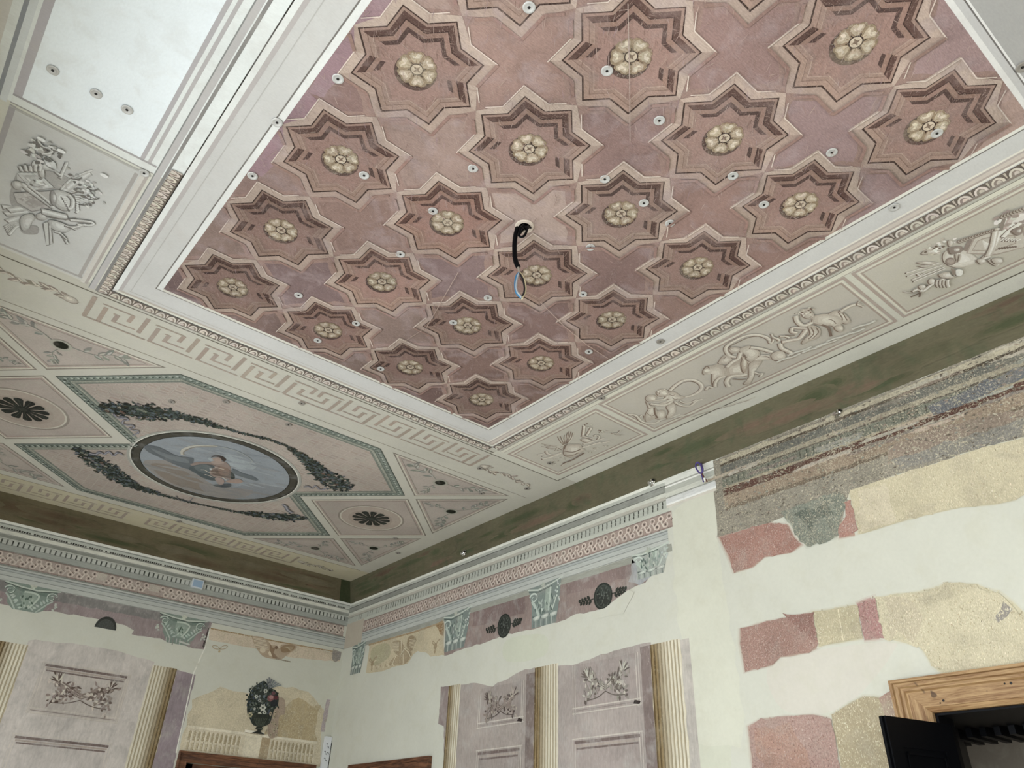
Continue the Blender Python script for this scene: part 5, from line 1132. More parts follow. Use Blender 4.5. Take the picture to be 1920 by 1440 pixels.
for t in range(8): A.line(q([(340 + t * 34, 930), (400 + t * 14, 1075)]), 0.004, '#545a4a')
A.poly(q([(385, 1080), (480, 1085), (500, 1130), (460, 1150), (460, 1175), (540, 1225), (290, 1195), (390, 1160), (400, 1140), (360, 1115)]), '#2f3029'); A.line(q([(380, 1105), (490, 1115)]), 0.006, '#5d6453')
A.build('flower_vase', M['dark'], wall_far, 'painted urn of dark flowers on a pedestal')
# eagle and small bow
q = Z('F', 380, 1180, 6.857); A = Art('F', 0.0030)
A.poly(smooth_pts(q([(640, 90), (760, 100), (830, 140), (880, 200), (940, 210), (990, 250), (1010, 200), (1120, 195), (1205, 210), (1190, 260), (1110, 310), (1060, 350), (1000, 390), (900, 380), (780, 350), (700, 260), (650, 160)])), '#ab9a84')
for t in range(9): A.line(q([(650 + t * 3, 110 + t * 16), (800 + t * 6, 130 + t * 16)]), 0.008, '#cfc3ac'); A.line(q([(652 + t * 3, 118 + t * 16), (800 + t * 6, 138 + t * 16)]), 0.004, '#85725c')
A.poly(smooth_pts(q([(1000, 240), (1060, 205), (1190, 215), (1140, 280), (1030, 300)])), '#917c62')
for t in range(6): A.line(q([(1010 + t * 14, 225), (1170 - t * 6, 225 + t * 14)]), 0.004, '#b7a88e')
A.ell(q([(770, 270)])[0], 0.035, 0.028, '#c9bca5'); A.ell(q([(880, 310)])[0], 0.035, 0.03, '#cfc2aa'); A.poly(q([(860, 180), (900, 240), (940, 230), (910, 300), (960, 360), (1010, 380), (900, 370), (860, 260)]), '#8b7660'); A.ell(q([(945, 235)])[0], 0.018, 0.02, '#7a6552')
for t in range(8): A.leaf(q([(930 + t * 25, 375 + t * 5)])[0], 0.03, 0.012, -0.2, '#8f8675', False)
for s in (-1, 1): A.line(smooth_pts(q([(220, 250), (220 + s * 40, 215), (220 + s * 95, 215), (220 + s * 70, 250), (220, 255)]), True), 0.006, '#a7967a', True)
A.ell(q([(212, 285)])[0], 0.012, 0.014, '#b3a384'); A.build('painted_eagle', M['fine'], wall_far, 'faded brown spread-winged figure under the architrave')

# ---- griffin panel on the right wall
q = Z('R', 640, 1140, 7.385); A = Art('R', 0.0018)
A.poly(ragged(q([(395, 515), (560, 470), (800, 400), (1000, 330), (1240, 250), (1415, 170), (1425, 655), (1240, 675), (1180, 620), (1060, 600), (1000, 640), (920, 770), (740, 810), (560, 880), (340, 905)]), 0.003, 0.04, 2), '#bdae8b')
A.poly(smooth_pts(q([(1310, 240), (1415, 180), (1420, 370), (1370, 360), (1340, 280)])), '#8b6a3d'); A.line(q([(380, 512), (700, 420), (1000, 335), (1410, 195)]), 0.02, '#9b8058')
A.poly(smooth_pts(q([(430, 560), (640, 490), (680, 640), (560, 760), (420, 780)])), '#a7a07c')
br, bl = '#94805e', '#d3c7a6'
A.poly(smooth_pts(q([(700, 500), (740, 455), (820, 455), (840, 520), (830, 600), (780, 650), (720, 590)])), br)
for t in range(8): A.line(q([(705, 490 + t * 14), (800, 480 + t * 16)]), 0.005, bl)
A.poly(smooth_pts(q([(905, 520), (930, 410), (990, 380), (1040, 430), (1020, 500), (980, 590), (940, 580)])), br)
for t in range(7): A.line(q([(940, 440 + t * 20), (1030, 430 + t * 18)]), 0.005, bl)
A.poly(smooth_pts(q([(830, 470), (890, 560), (950, 590), (980, 640), (900, 760), (780, 790), (660, 790), (720, 690), (790, 650)])), '#a38f6c')
for a, b_, c_, d in ((835, 460, 840, 640), (880, 560, 830, 640), (880, 560, 960, 640), (760, 660, 700, 800), (860, 640, 860, 780), (930, 600, 960, 680)): A.line(q([(a, b_), (c_, d)]), 0.012, bl); A.line(q([(a + 10, b_), (c_ + 10, d)]), 0.005, '#6f5c3e')
for (ox, oy) in ((430, 760), (1305, 520)):
    A.curve(q([(ox, oy), (ox - 40, oy - 30), (ox - 30, oy - 60), (ox, oy - 20)]), 0.010, br); A.curve(q([(ox + 10, oy), (ox + 30, oy - 60), (ox + 70, oy - 90)]), 0.014, br); A.curve(q([(ox + 20, oy), (ox + 50, oy - 40), (ox + 60, oy - 30)]), 0.008, bl); A.ell(q([(ox, oy + 10)])[0], 0.03, 0.03, br); A.line(q([(ox, oy + 20), (ox - 10, oy + 110)]), 0.022, br)
for t in range(9): A.line(q([(440 + t * 34, 800 - t * 4), (455 + t * 34, 850 - t * 6)]), 0.009, br if t % 2 else bl)
A.build('griffin_panel', M['ochre'], wall_right, 'ochre fragment with faded winged figures')

# ---- crossed torches in the wall panels
def torches(pl, parent, cx, cz, w_, h_, col, dk, li, seed, label):
    A = Art(pl, 0.0032); r = random.Random(seed)
    for s in (-1, 1):
        A.poly([(cx - s * 0.02 * w_, cz - 0.18 * h_), (cx - s * 0.05 * w_, cz - 0.05 * h_), (cx + s * 0.40 * w_, cz + 0.28 * h_), (cx + s * 0.44 * w_, cz + 0.12 * h_)], col)
        for t in range(5): A.line([(cx, cz - 0.16 * h_ + t * 0.025 * h_), (cx + s * 0.42 * w_, cz + (0.13 + t * 0.035) * h_)], 0.004, li if t % 2 else dk)
        for q_ in range(85):
            t = r.random(); a = r.uniform(0, 6.28); bx = cx + s * w_ * (0.12 + 0.38 * t) + r.gauss(0, 0.04 * w_); bz = cz + h_ * r.choice([0.30 * t, -0.30 * t + 0.02]) + r.gauss(0, 0.09 * h_)
            A.leaf((bx, bz), r.uniform(0.025, 0.06), r.uniform(0.014, 0.026), a, vary(r.choice([dk, col, li, col]), 0.1), False)
        A.curve([(cx, cz - 0.2 * h_), (cx + s * 0.2 * w_, cz - 0.32 * h_), (cx + s * 0.46 * w_, cz - 0.36 * h_)], 0.007, dk)
        for q_ in range(7):
            a = math.pi / 2 + s * (-0.9 + q_ * 0.2); A.leaf((cx + s * 0.42 * w_, cz + 0.22 * h_), 0.09, 0.014, (0.2 + q_ * 0.28) if s > 0 else math.pi - 0.2 - q_ * 0.28, vary(r.choice([dk, li]), 0.1), False)
    A.build('torch_trophy', M['fine'], parent, label)
torches('F', pf, 1.83, w(1.265), 0.56, 0.33, '#8a7e76', '#5d5049', '#c0b8ac', 1, 'crossed torches and leaves in brown')
torches('R', pr1, 4.36, w(1.215), 0.44, 0.30, '#8f8980', '#645c55', '#b5b0a4', 2, 'crossed bundles and leaves in grey')
torches('R', pr2, 5.65, w(1.19), 0.40, 0.27, '#82776f', '#544a45', '#a39a8f', 3, 'crossed torches and leaves in dark grey')

# ---- fresco fragments on the pier beside the door
q4 = Z('R', 1440, 680, 4); q6 = Z('R', 1400, 1040, 3.6)
lim = -0.2
HALO = Art('R', 0.0006)
def flecks(A, bbox, n, cols, L, H, seed, inside=None, vert=False):
    r = random.Random(seed); k = 0; h0 = A.h + 2e-5
    while k < n:
        u, z = r.uniform(bbox[0], bbox[1]), r.uniform(bbox[2], bbox[3]); k += 1; A.h = h0 + (k % 50) * 1.2e-5
        if inside and not inpoly((u, z), inside): continue
        a = (1.57 if vert else 0) + r.gauss(0, 0.5); A.leaf((u, z), r.uniform(0.3, 1) * L, r.uniform(0.4, 1) * H, a, vary(r.choice(cols), 0.12))
    A.h = h0 + 7e-4
def inpoly(p, P):
    c = False; j = len(P) - 1
    for i in range(len(P)):
        if (P[i][1] > p[1]) != (P[j][1] > p[1]) and p[0] < (P[j][0] - P[i][0]) * (p[1] - P[i][1]) / (P[j][1] - P[i][1]) + P[i][0]: c = not c
        j = i
    return c
def bbx(P): return (min(p[0] for p in P), max(p[0] for p in P), min(p[1] for p in P), max(p[1] for p in P))
A = Art('R', 0.0010)
gl = px('R', [(1337, 897), (1340, 940), (1346, 1007), (1440, 981), (1475, 966), (1500, 1010), (1540, 1013), (1572, 1004), (1588, 935)]) + q4([(620, 955), (1000, 830), (1300, 740), (1600, 640), (1920, 560)]) + [(lim, 3.86), (lim, 4.315), (3.135, 4.315)]
A.poly(ragged(gl, 0.003, 0.05, 2), '#878172')
def zrow(x, y): return on('R', x, y)[1]
rows = [(827, 836, '#aca38a'), (836, 841, '#4e4336'), (841, 856, '#66665e'), (856, 864, '#968e78'), (864, 867, '#574f44'), (867, 884, '#6f7163'), (884, 888, '#958b72'), (888, 902, '#54372d'), (902, 924, '#8b7964'), (924, 930, '#6b5d4c')]
r = random.Random(8)
for ya, yb, c in rows:
    za, zb2 = zrow(1440, ya), zrow(1440, yb)
    P = ragged([(lim, zb2), (3.07, zb2), (3.07, za), (lim, za)], min(0.0035, abs(za - zb2) * 0.16), 0.04, int(ya)); A.poly(P, c)
y = 1.0
while y < 3.05: A.line([(y, zrow(1440, 869)), (y + 0.004, zrow(1440, 882))], 0.010, vary('#4e5248', 0.2)); y += 0.052
for cc in range(26):
    y = r.uniform(0.2, 3.0); z = r.uniform(3.95, 4.3); A.poly(ragged([(y, z), (y + r.uniform(0.1, 0.5), z), (y + 0.35, z + 0.02), (y, z + 0.02)], 0.003, 0.03, cc), vary(r.choice(['#a59e8e', '#7d6f63', '#8f8f84', '#a89884', '#7b7368']), 0.1))
A.poly(ragged(q4([(900, 640), (1300, 480), (1920, 330), (1920, 420), (1300, 620), (900, 760)]), 0.008, 0.05, 3), '#857566'); A.poly(ragged(q4([(1200, 330), (1920, 20), (1920, 110), (1250, 400)]), 0.008, 0.05, 4), '#65676a')
A.poly(ragged(q4([(900, 740), (1920, 420), (1920, 540), (1300, 720), (1000, 800)]), 0.008, 0.05, 4), '#7d7a72')
flecks(A, (lim, 3.13, 3.62, 4.31), 1700, ['#a0977f', '#aba28c', '#655c50', '#6b6558', '#98907d', '#5b5146', '#8a7868', '#7e8076'], 0.034, 0.012, 5, gl)
flecks(A, (lim, 3.13, 3.62, 4.31), 1000, ['#b8b09a', '#bfb7a3', '#544a40', '#5b5a50'], 0.010, 0.007, 6, gl)
A.build('worn_cornice_fragment', M['worn'], wall_right, 'heavily worn grey-brown cornice fragment right of the pale strip')
def frag(name, pts, col, mat, label, seed, amp=0.004):
    A = Art('R', 0.0026 + 0.0003 * seed); cx = sum(p[0] for p in pts) / len(pts); cy = sum(p[1] for p in pts) / len(pts)
    rad = sum(math.dist(p, (cx, cy)) for p in pts) / len(pts)
    for e, t in ((0.022, 0.85), (0.012, 0.6), (0.005, 0.3)):
        k = 1 + e / rad; HALO.poly(ragged([(cx + (x - cx) * k, cy + (y - cy) * k) for x, y in pts], amp * 0.6, 0.06, seed + 50), mixc(col, WALLC, t))
    A.poly(ragged(pts, amp, 0.03, seed), col)
    fc = {'red': ['#a98a7c', '#b39a8c', '#8f685c', '#866054', '#a87f70'], 'ochre': ['#ccc2a0', '#c9bd98', '#aca180', '#a99b78', '#d0c8aa'], 'worn': ['#93978a', '#5f655a', '#6b7266', '#a0a290']}[mat]; B_ = bbx(pts); ar = (B_[1] - B_[0]) * (B_[3] - B_[2])
    def fin():
        flecks(A, B_, int(min(3000, 3600 * ar + 60)), fc, 0.018, 0.006, seed, pts, True); return A.build(name, M[mat], wall_right, label)
    return A, fin
A, B_ = frag('green_fragment', q4([(100, 1130), (260, 1060), (420, 990), (560, 970), (590, 1040), (540, 1200), (535, 1300), (300, 1370), (240, 1330), (200, 1240)]), '#787d70', 'worn', 'grey-green scraped fragment under the worn cornice', 3, 0.008); A.poly(ragged(q4([(240, 1110), (430, 1040), (470, 1130), (300, 1200)]), 0.02, 0.05, 2), '#5d645a'); B_()
A, B_ = frag('red_fragment', px('R', [(1350, 1007), (1440, 981), (1476, 985), (1488, 1008), (1502, 1022), (1482, 1036), (1434, 1045), (1414, 1062), (1378, 1073), (1366, 1042)]), '#996b5a', 'red', 'red fragment under the worn cornice, left one', 5); B_()
A, B_ = frag('red_fragment', q4([(575, 1040), (620, 1030), (672, 1255), (640, 1285), (540, 1312), (530, 1240), (590, 1150)]), '#a0705e', 'red', 'small red fragment beside the ochre area', 6); B_()
A, B_ = frag('ochre_fragment', q4([(615, 960), (1000, 835), (1300, 745), (1600, 645), (1920, 565)]) + [(lim, 3.86), (lim, 3.40)] + q4([(1920, 985), (1850, 1030), (1700, 1062), (1450, 1082), (1150, 1152), (1000, 1192), (690, 1285)]), '#bcb18f', 'ochre', 'large ochre fragment under the worn cornice', 7); A.poly(ragged(q4([(680, 980), (900, 900), (960, 1180), (700, 1260)]), 0.01, 0.05, 3), '#c5b99b'); B_()
A, B_ = frag('red_fragment', px('R', [(1389, 1180), (1420, 1171), (1456, 1162), (1525, 1149), (1535, 1213), (1517, 1222), (1464, 1232), (1450, 1247), (1398, 1259), (1389, 1207)]), '#9a7464', 'red', 'red fragment at the left end of the middle row', 8)
A.poly(ragged(q6([(250, 420), (450, 390), (480, 600), (400, 560)]), 0.01, 0.04, 8), '#8d6355'); B_()
A, B_ = frag('ochre_fragment', q6([(453, 392), (745, 340), (785, 565), (620, 590), (492, 615)]), '#b3a885', 'ochre', 'narrow ochre fragment between two red ones', 9); A.line(q6([(620, 370), (655, 585)]), 0.007, '#d3c8a4'); B_()
A, B_ = frag('red_fragment', q6([(745, 335), (865, 290), (928, 560), (800, 575)]), '#a3736c', 'red', 'narrow rose-red upright fragment', 10); B_()
A, B_ = frag('ochre_fragment', q6([(870, 290), (1170, 255), (1300, 225), (1350, 190), (1550, 205), (1700, 262), (1790, 335), (1890, 425)]) + [(1.0, w(1.25)), (1.0, w(0.95))] + q6([(1872, 765), (1400, 822), (1340, 808), (1260, 750), (1180, 620), (930, 560)]), '#beb493', 'ochre', 'large ochre fragment above the door frame', 11, 0.007)
A.poly(ragged(q6([(1740, 330), (1790, 380), (1720, 460), (1680, 440)]), 0.008, 0.03, 3), '#8c857c'); A.poly(ragged(q6([(930, 300), (1150, 290), (1200, 560), (960, 540)]), 0.02, 0.05, 4), '#b5a98c'); B_()
A, B_ = frag('red_fragment', q6([(15, 1160), (100, 1112), (440, 1082), (575, 1112), (600, 1250), (660, 1600), (60, 1600)]), '#a07f72', 'red', 'red fragment at the bottom edge', 12); A.poly(ragged(q6([(60, 1200), (300, 1150), (420, 1300), (400, 1600), (100, 1600)]), 0.02, 0.06, 3), '#a17a66'); B_()
A, B_ = frag('ochre_fragment', q6([(578, 1085), (700, 1010), (790, 962), (950, 972), (990, 1040), (1030, 1100), (1030, 1640), (680, 1600), (610, 1260)]), '#9f9170', 'ochre', 'olive-ochre fragment behind the black door leaf', 13); A.poly(ragged(q6([(900, 980), (1000, 900), (1030, 1090), (930, 1080)]), 0.008, 0.04, 3), '#9d7d6d'); B_()
HALO.build('plaster_halo', M['wall'], wall_right)
A = Art('R', 0.0004); r = random.Random(3)
for pts, c in ((q6([(180, 720), (900, 590), (1000, 640), (700, 1000), (400, 1080), (200, 1000)]), '#c7c3b7'), (px('R', [(1290, 1230), (1350, 1225), (1370, 1440), (1310, 1440)]), '#c4c5b4'), (px('R', [(950, 1200), (1020, 1190), (1020, 1230), (950, 1240)]), '#c2c4b2'), (px('R', [(1270, 990), (1335, 960), (1340, 1060), (1270, 1080)]), '#c6c6b4'), (px('R', [(1290, 1000), (1335, 985), (1335, 1020), (1290, 1030)]), '#c6c2b4')):
    A.poly(smooth_pts(pts), c)
A.poly(ragged(px('R', [(1290, 935), (1337, 905), (1346, 1010), (1395, 1340), (1390, 1400), (1310, 1400), (1280, 1200), (1262, 1100), (1262, 960)]), 0.01, 0.08, 6), '#c9c9b9')
A.build('plaster_tint', M['wall'], wall_right)

# ================================================================== REAL THINGS
# ---- round fixing washers screwed to the ceiling
def washer():
    b = MB(); b.lathe((0, 0, 0), (0, 0, -1), [(0.027, 0.0), (0.027, 0.0025), (0.0245, 0.0040), (0.019, 0.0040), (0.016, 0.0022), (0.009, 0.0018)], 28)
    o = b.build('fixing_washer', M['metal'], smooth=True)
    s = MB(); s.lathe((0, 0, -0.0019), (0, 0, -1), [(0.0065, 0), (0.0065, 0.0022), (0.0045, 0.0030)], 12); s.build('screw_head', M['screw'], o); return o
M['metal_painted'] = plain('overpainted_washer', '#8f8a82', 0.7, 0.1)
WS = [(100, 130, 'left one of three on the blank white panel'), (181, 174, 'middle one of three on the blank white panel, brightest'), (239, 204, 'right one of three on the blank white panel'),
      (271, 323, 'on the crossing bar between white panel and trophy panel'), (520, 228, 'on the frame line left of the coffered field'), (474, 328, 'at the left edge of the coffered field'),
      (634, 146, 'on a mauve patch left of the topmost left star'), (992, 12, 'at the top image edge between two stars'), (1138, 131, 'beside the rosette of the second star of the top row'),
      (683, 327, 'inside the left star of the second row, under its rosette'), (887, 314, 'on the strap crossing left of the second-row middle star'), (1236, 224, 'in a pink cross under the second top-row star'),
      (1134, 334, 'on the strapwork between second and third row, centre'), (1374, 328, 'on the strapwork under the third star of the second row'), (1559, 284, 'in the pink cross left of the rightmost second-row star'),
      (1756, 248, 'touching the rosette of the rightmost second-row star'), (1676, 387, 'on the pale border right of the coffered field'), (1432, 382, 'in the star at the right end of the third row'),
      (1207, 379, 'beside the third rosette of the third row'), (1256, 417, 'in the pink cross right of the third-row third star'), (812, 394, 'with a scratch beside the second rosette of the third row'),
      (751, 475, 'in the pink cross above the fourth-row second star'), (560, 552, 'in the pink cross right of the lowest left star'), (668, 605, 'on the strapwork right of the fifth-row left star'),
      (596, 637, 'in the fifth-row left star, lower left of its rosette'), (714, 690, 'left of the rosette of the sixth-row left star'), (915, 557, 'in the pink cross under the hanging wires'),
      (1107, 462, 'on the strap crossing under the third-row third star'), (1093, 550, 'dark one in the pink cross right of the hanging cable'), (1104, 658, 'in the pink cross near the lower right edge of the coffers'),
      (850, 603, 'beside the rosette of the fifth-row middle star')]
WP = [(1238, 639, 'overpainted, on the pale border below the right coffers'), (1128, 745, 'overpainted, under the egg-and-dart over the short relief panel'), (566, 755, 'overpainted, under the middle Greek key'),
      (541, 795, 'overpainted, inside the garland panel near its upper edge'), (322, 752, 'overpainted, above the upper flower swag'), (424, 752, 'overpainted, above the middle of the upper flower swag'),
      (1916, 124, 'overpainted, on the grey strip at the upper right edge'), (900, 877, 'overpainted, at the tip of the near scroll'), (1031, 867, 'overpainted, below the short relief panel'),
      (988, 915, 'overpainted, on the right margin by the olive frieze'), (903, 924, 'overpainted, in the tip of the upper triangle panel'), (741, 1009, 'overpainted, between the lowest triangle and diamond panel'),
      (746, 1036, 'overpainted, on the margin beside the lowest triangle'), (336, 977, 'overpainted, on the far border under the lower swag')]
wproto = None
for k, (x, y, t) in enumerate(WS + WP):
    if wproto is None: wproto = o = washer(); scr = o.children[0]
    else:
        o = wproto.copy(); COL.objects.link(o); s_ = scr.copy(); COL.objects.link(s_); s_.parent = o
        if k >= len(WS):
            if k == len(WS): pm = wproto.data.copy(); pm.materials[0] = M['metal_painted']
            o.data = pm
    u, v = on('C', x, y); o.location = (u, v, HC - 0.0062); o.rotation_euler = (0, 0, k * 0.7)
    if k >= len(WS): s_.name = 'screw_head'
    tag(o, ('round steel washer ' if k < len(WS) else 'round washer ') + t, 'washer', 'round fixing washers on the ceiling')

# ---- cable hanging from the middle of the coffered field
CBL = Vector((1.972, 2.401, HC)); hn = Vector((CBL.x, CBL.y, 0)).normalized()
def hang(px_, py_, off=0.0):
    d = ray(px_, py_); t = (CBL.dot(hn) - off) / d.dot(hn); return Vector((0, 0, EYE)) + d * t
def crv(pts): 
    out = []; n = len(pts)
    for i in range(n - 1):
        p0, p1, p2, p3 = pts[max(i - 1, 0)], pts[i], pts[i + 1], pts[min(i + 2, n - 1)]
        for k in range(6):
            t = k / 6; out.append(0.5 * ((2 * p1) + (p2 - p0) * t + (2 * p0 - 5 * p1 + 4 * p2 - p3) * t * t + (3 * p1 - p0 - 3 * p2 + p3) * t ** 3))
    return out + [pts[-1]]
e = bpy.data.objects.new('hanging_cable', None); COL.objects.link(e); e.location = CBL
def cpart(name, pts, r, mat, label=None, n=10):
    b = MB(); b.tube(crv(pts), r, n); o = b.build(name, mat, e, smooth=True, origin=CBL); o.location = (0, 0, 0)
    if label: o['label'] = label
    return o
zc = lambda P, cx, cy, s, off=0.0: [hang(cx + x / s, cy + y / s, off) for x, y in P]
cpart('cable_sheath', [Vector((CBL.x - 0.01, CBL.y, HC + 0.01))] + zc([(855, 300), (825, 400), (795, 520), (778, 700), (778, 880), (790, 1020), (825, 1140), (868, 1215)], 900, 400, 12), 0.0135, M['black'], 'thick black cable sheath')
cpart('cable_loop', [Vector((CBL.x + 0.03, CBL.y, HC + 0.01))] + zc([(980, 260), (965, 360), (900, 450), (880, 500), (930, 530), (1000, 500), (1050, 400), (1070, 300)], 900, 400, 12, 0.03) + [Vector((CBL.x + 0.06, CBL.y - 0.02, HC + 0.01))], 0.007, M['black'])
cpart('cable_loop', [Vector((CBL.x + 0.02, CBL.y, HC + 0.01))] + zc([(930, 300), (890, 400), (880, 470), (920, 400), (960, 330)], 900, 400, 12, 0.045) + [Vector((CBL.x + 0.03, CBL.y + 0.02, HC + 0.01))], 0.0055, M['black'])
cpart('tape_collar', zc([(850, 1200), (870, 1240), (885, 1290), (893, 1340)], 900, 400, 12), 0.0075, plain('tape_grey', '#8d8378', 0.5), 'grey taped end')
cpart('wire', zc([(880, 140), (830, 200), (798, 320), (795, 440), (815, 560), (860, 640), (920, 690), (938, 715)], 900, 500, 12), 0.0065, plain('blue_wire', '#2f6f96', 0.4), 'blue wire')
cpart('wire', zc([(890, 140), (940, 190), (985, 280), (1015, 400), (1020, 520), (990, 620), (950, 690), (942, 720)], 900, 500, 12), 0.0065, plain('cream_wire', '#cfc3a0', 0.4), 'cream wire')
cpart('wire', zc([(885, 150), (910, 180), (960, 270), (990, 400), (1000, 500), (985, 600), (945, 660)], 900, 500, 12, 0.008), 0.005, plain('black_wire', '#17171a', 0.4), 'black wire')
cpart('wire', zc([(876, 150), (850, 210), (825, 320), (815, 450), (840, 570), (900, 640), (935, 700)], 900, 500, 12, 0.008), 0.005, plain('grey_wire', '#9aa2a8', 0.4), 'pale grey wire')
b = MB(); b.lathe((0, 0, 0), (0, 0, -1), [(0.055, 0.0), (0.05, 0.006), (0.035, 0.006), (0.03, 0.0)], 20); o = b.build('ceiling_hole_rim', M['wall'], e, smooth=True, colour='#c9bcae'); o.location = (0.005, -0.01, -0.004)
tag(e, 'black cable with loose coloured wires hanging from the middle of the coffered ceiling', 'cable')

# ---- loose purple wire sticking out over the cornice
def wallp(px_, py_, off=0.06):
    d = ray(px_, py_); t = (XR - off) / d.x; return Vector((0, 0, EYE)) + d * t
org = wallp(1305, 875, 0.02)
e = bpy.data.objects.new('loose_wires', None); COL.objects.link(e); e.location = org
def wpart(P, r, mat, off=0.06, offs=None, label=None, name='wire'):
    pts = [wallp(1200 + x / 12, 840 + y / 12, off if offs is None else offs[i]) for i, (x, y) in enumerate(P)]; b = MB(); b.tube(crv(pts), r, 8); o = b.build(name, mat, e, smooth=True, origin=org); o.location = (0, 0, 0)
    if label: o['label'] = label
pw = plain('purple_wire', '#4a3d7c', 0.4); bw = plain('brown_wire', '#5a3424', 0.4)
wpart([(1370, 330), (1395, 400), (1415, 480), (1400, 550), (1350, 565), (1290, 500), (1255, 430), (1262, 350), (1310, 330), (1370, 400), (1400, 500), (1390, 590)], 0.0065, pw, offs=[-0.01, 0.03, 0.06, 0.06, 0.07, 0.07, 0.07, 0.06, 0.06, 0.06, 0.06, 0.06], label='purple wire loop')
wpart([(1390, 560), (1430, 640), (1470, 700), (1510, 758)], 0.006, bw, label='brown wire end'); wpart([(1375, 560), (1395, 640), (1410, 700), (1430, 765)], 0.005, pw)
wpart([(1450, 680), (1470, 745)], 0.009, plain('white_terminal', '#e6e6e2', 0.4), 0.062, label='white terminal', name='terminal')
tag(e, 'purple and brown loose wires sticking out above the cornice near the pale strip', 'wire')

# ---- small chrome fittings along the foot of the sloping frieze
gproto = None
for px_, py_, t in ((1571, 779, 'over the worn cornice fragment'), (1223, 907, 'over the repaired end of the grey cornice'), (871, 1039, 'over the red guilloche, nearest the room corner')):
    u, v = on('G', px_, py_)
    if gproto is None:
        b = MB(); b.lathe((0, 0, 0), (-1, 0, -0.15), [(0.026, -0.006), (0.026, 0.010), (0.020, 0.016), (0.014, 0.030), (0.012, 0.044)], 20); o = gproto = b.build('wall_fitting', M['chrome'], smooth=True)
        b = MB(); b.lathe((0, 0, 0), (-0.5, -0.75, 0.3), [(0.010, 0.018), (0.020, 0.026), (0.022, 0.040), (0.017, 0.046)], 18); hd = b.build('swivel_head', M['chrome'], o, smooth=True)
        b = MB(); b.lathe((0, 0, 0), (-0.5, -0.75, 0.3), [(0.013, 0.0462), (0.008, 0.0475)], 14); cp = b.build('lens', M['screw'], hd)
    else:
        o = gproto.copy(); COL.objects.link(o); h2 = hd.copy(); COL.objects.link(h2); h2.parent = o; c2 = cp.copy(); COL.objects.link(c2); c2.parent = h2
    o.location = (XR - (v - 4.315) * 0.05 / 0.285 - 0.004, u, v)
    tag(o, 'small round chrome fitting on the sloping frieze ' + t, 'fitting', 'chrome fittings along the frieze')

# ---- pale blue card on the far cornice
a = on('F', 359.5, 1086); c = on('F', 378, 1104); b = MB(); b.box(a[0] + 0.005, c[0], YF - 0.030, YF - 0.004, c[1] - 0.012, a[1] + 0.006)
o = b.build('pale_card', plain('card_white', '#c9cfd2', 0.5)); b = MB(); b.box(a[0] + 0.016, c[0] - 0.011, YF - 0.034, YF - 0.0302, c[1], a[1] - 0.006); b.build('blue_face', plain('card_blue', '#93a9bf', 0.35), o)['label'] = 'pale blue glossy face'
tag(o, 'small square pale blue plate on the far cornice dentils', 'plate')
# ---- white trunking strip in the corner
b = MB(); x0, x1 = 4.492, 4.572
b.box(x0, x1, YF - 0.045, YF - 0.008, 1.9, 2.765); o = b.build('trunking_strip', plain('white_plastic', '#d3d6d8', 0.4))
r = random.Random(4)
for (mx, mz) in ((4.525, 2.69), (4.545, 2.66), (4.512, 2.61), (4.530, 2.585), (4.552, 2.60), (4.520, 2.54), (4.54, 2.52)):
    b = MB(); a_ = r.uniform(-0.5, 0.5); P = [(mx - 0.012, mz), (mx - 0.002, mz + 0.006 * a_ + 0.004), (mx + 0.006, mz - 0.004), (mx + 0.011, mz - 0.020)]
    b.v = [(x, YF - 0.0457, z) for x, z in P] + [(x, YF - 0.0457, z - 0.008) for x, z in P]; b.f = [(0, 1, 5, 4), (1, 2, 6, 5), (2, 3, 7, 6)]
    b.build('scribble_mark', M['black'], o)
b = MB(); b.box(x1, x1 + 0.006, YF - 0.05, YF - 0.008, 1.9, 2.70); b.build('dark_side_gap', M['screw'], o)
tag(o, 'white plastic strip with black marks upright in the room corner', 'strip')

# ================================================================== DOORS
def place(plane, u, z, h):
    return (XR - h, u, z) if plane == 'R' else (u, YF - h, z)
PROF = [(0, -0.01), (0, 0.030), (0.010, 0.038), (0.026, 0.034), (0.030, 0.026), (0.112, 0.030), (0.120, 0.044), (0.134, 0.048), (0.140, 0.060), (0.158, 0.066), (0.162, 0.080), (0.178, 0.080), (0.178, -0.01)]
def frame(plane, u0, u1, top, parent, k, mh, mv, sc=1.0):
    """mitred moulded architrave round an opening"""
    P = [(d * sc, h * sc) for d, h in PROF]; n = len(P)
    def pc(name, ends, mat):
        b = MB(); b.v = [place(plane, *e_(d)[:2], h) for e_ in ends for d, h in P]
        for i in range(n): b.f.append((i, (i + 1) % n, n + (i + 1) % n, n + i))
        b.f.append(tuple(range(n))); b.f.append(tuple(range(n, 2 * n))); b.build(name, mat, parent)
    pc('frame_head', [lambda d: (u0 - d, top + d), lambda d: (u1 + d, top + d)], mh)
    pc('frame_jamb', [lambda d: (u0 - d, -0.0), lambda d: (u0 - d, top + d)], mv)
    pc('frame_jamb', [lambda d: (u1 + d, -0.0), lambda d: (u1 + d, top + d)], mv)
def structure(name):
    o = bpy.data.objects.new(name, None); COL.objects.link(o); return tag(o, kind='structure')
d1 = structure('door_1'); frame('R', DOOR[0], DOOR[1], DOOR[2], d1, 0, M['pine'], M['pinev'])
d1['label'] = 'doorway with a moulded pine frame and a black leaf standing open'
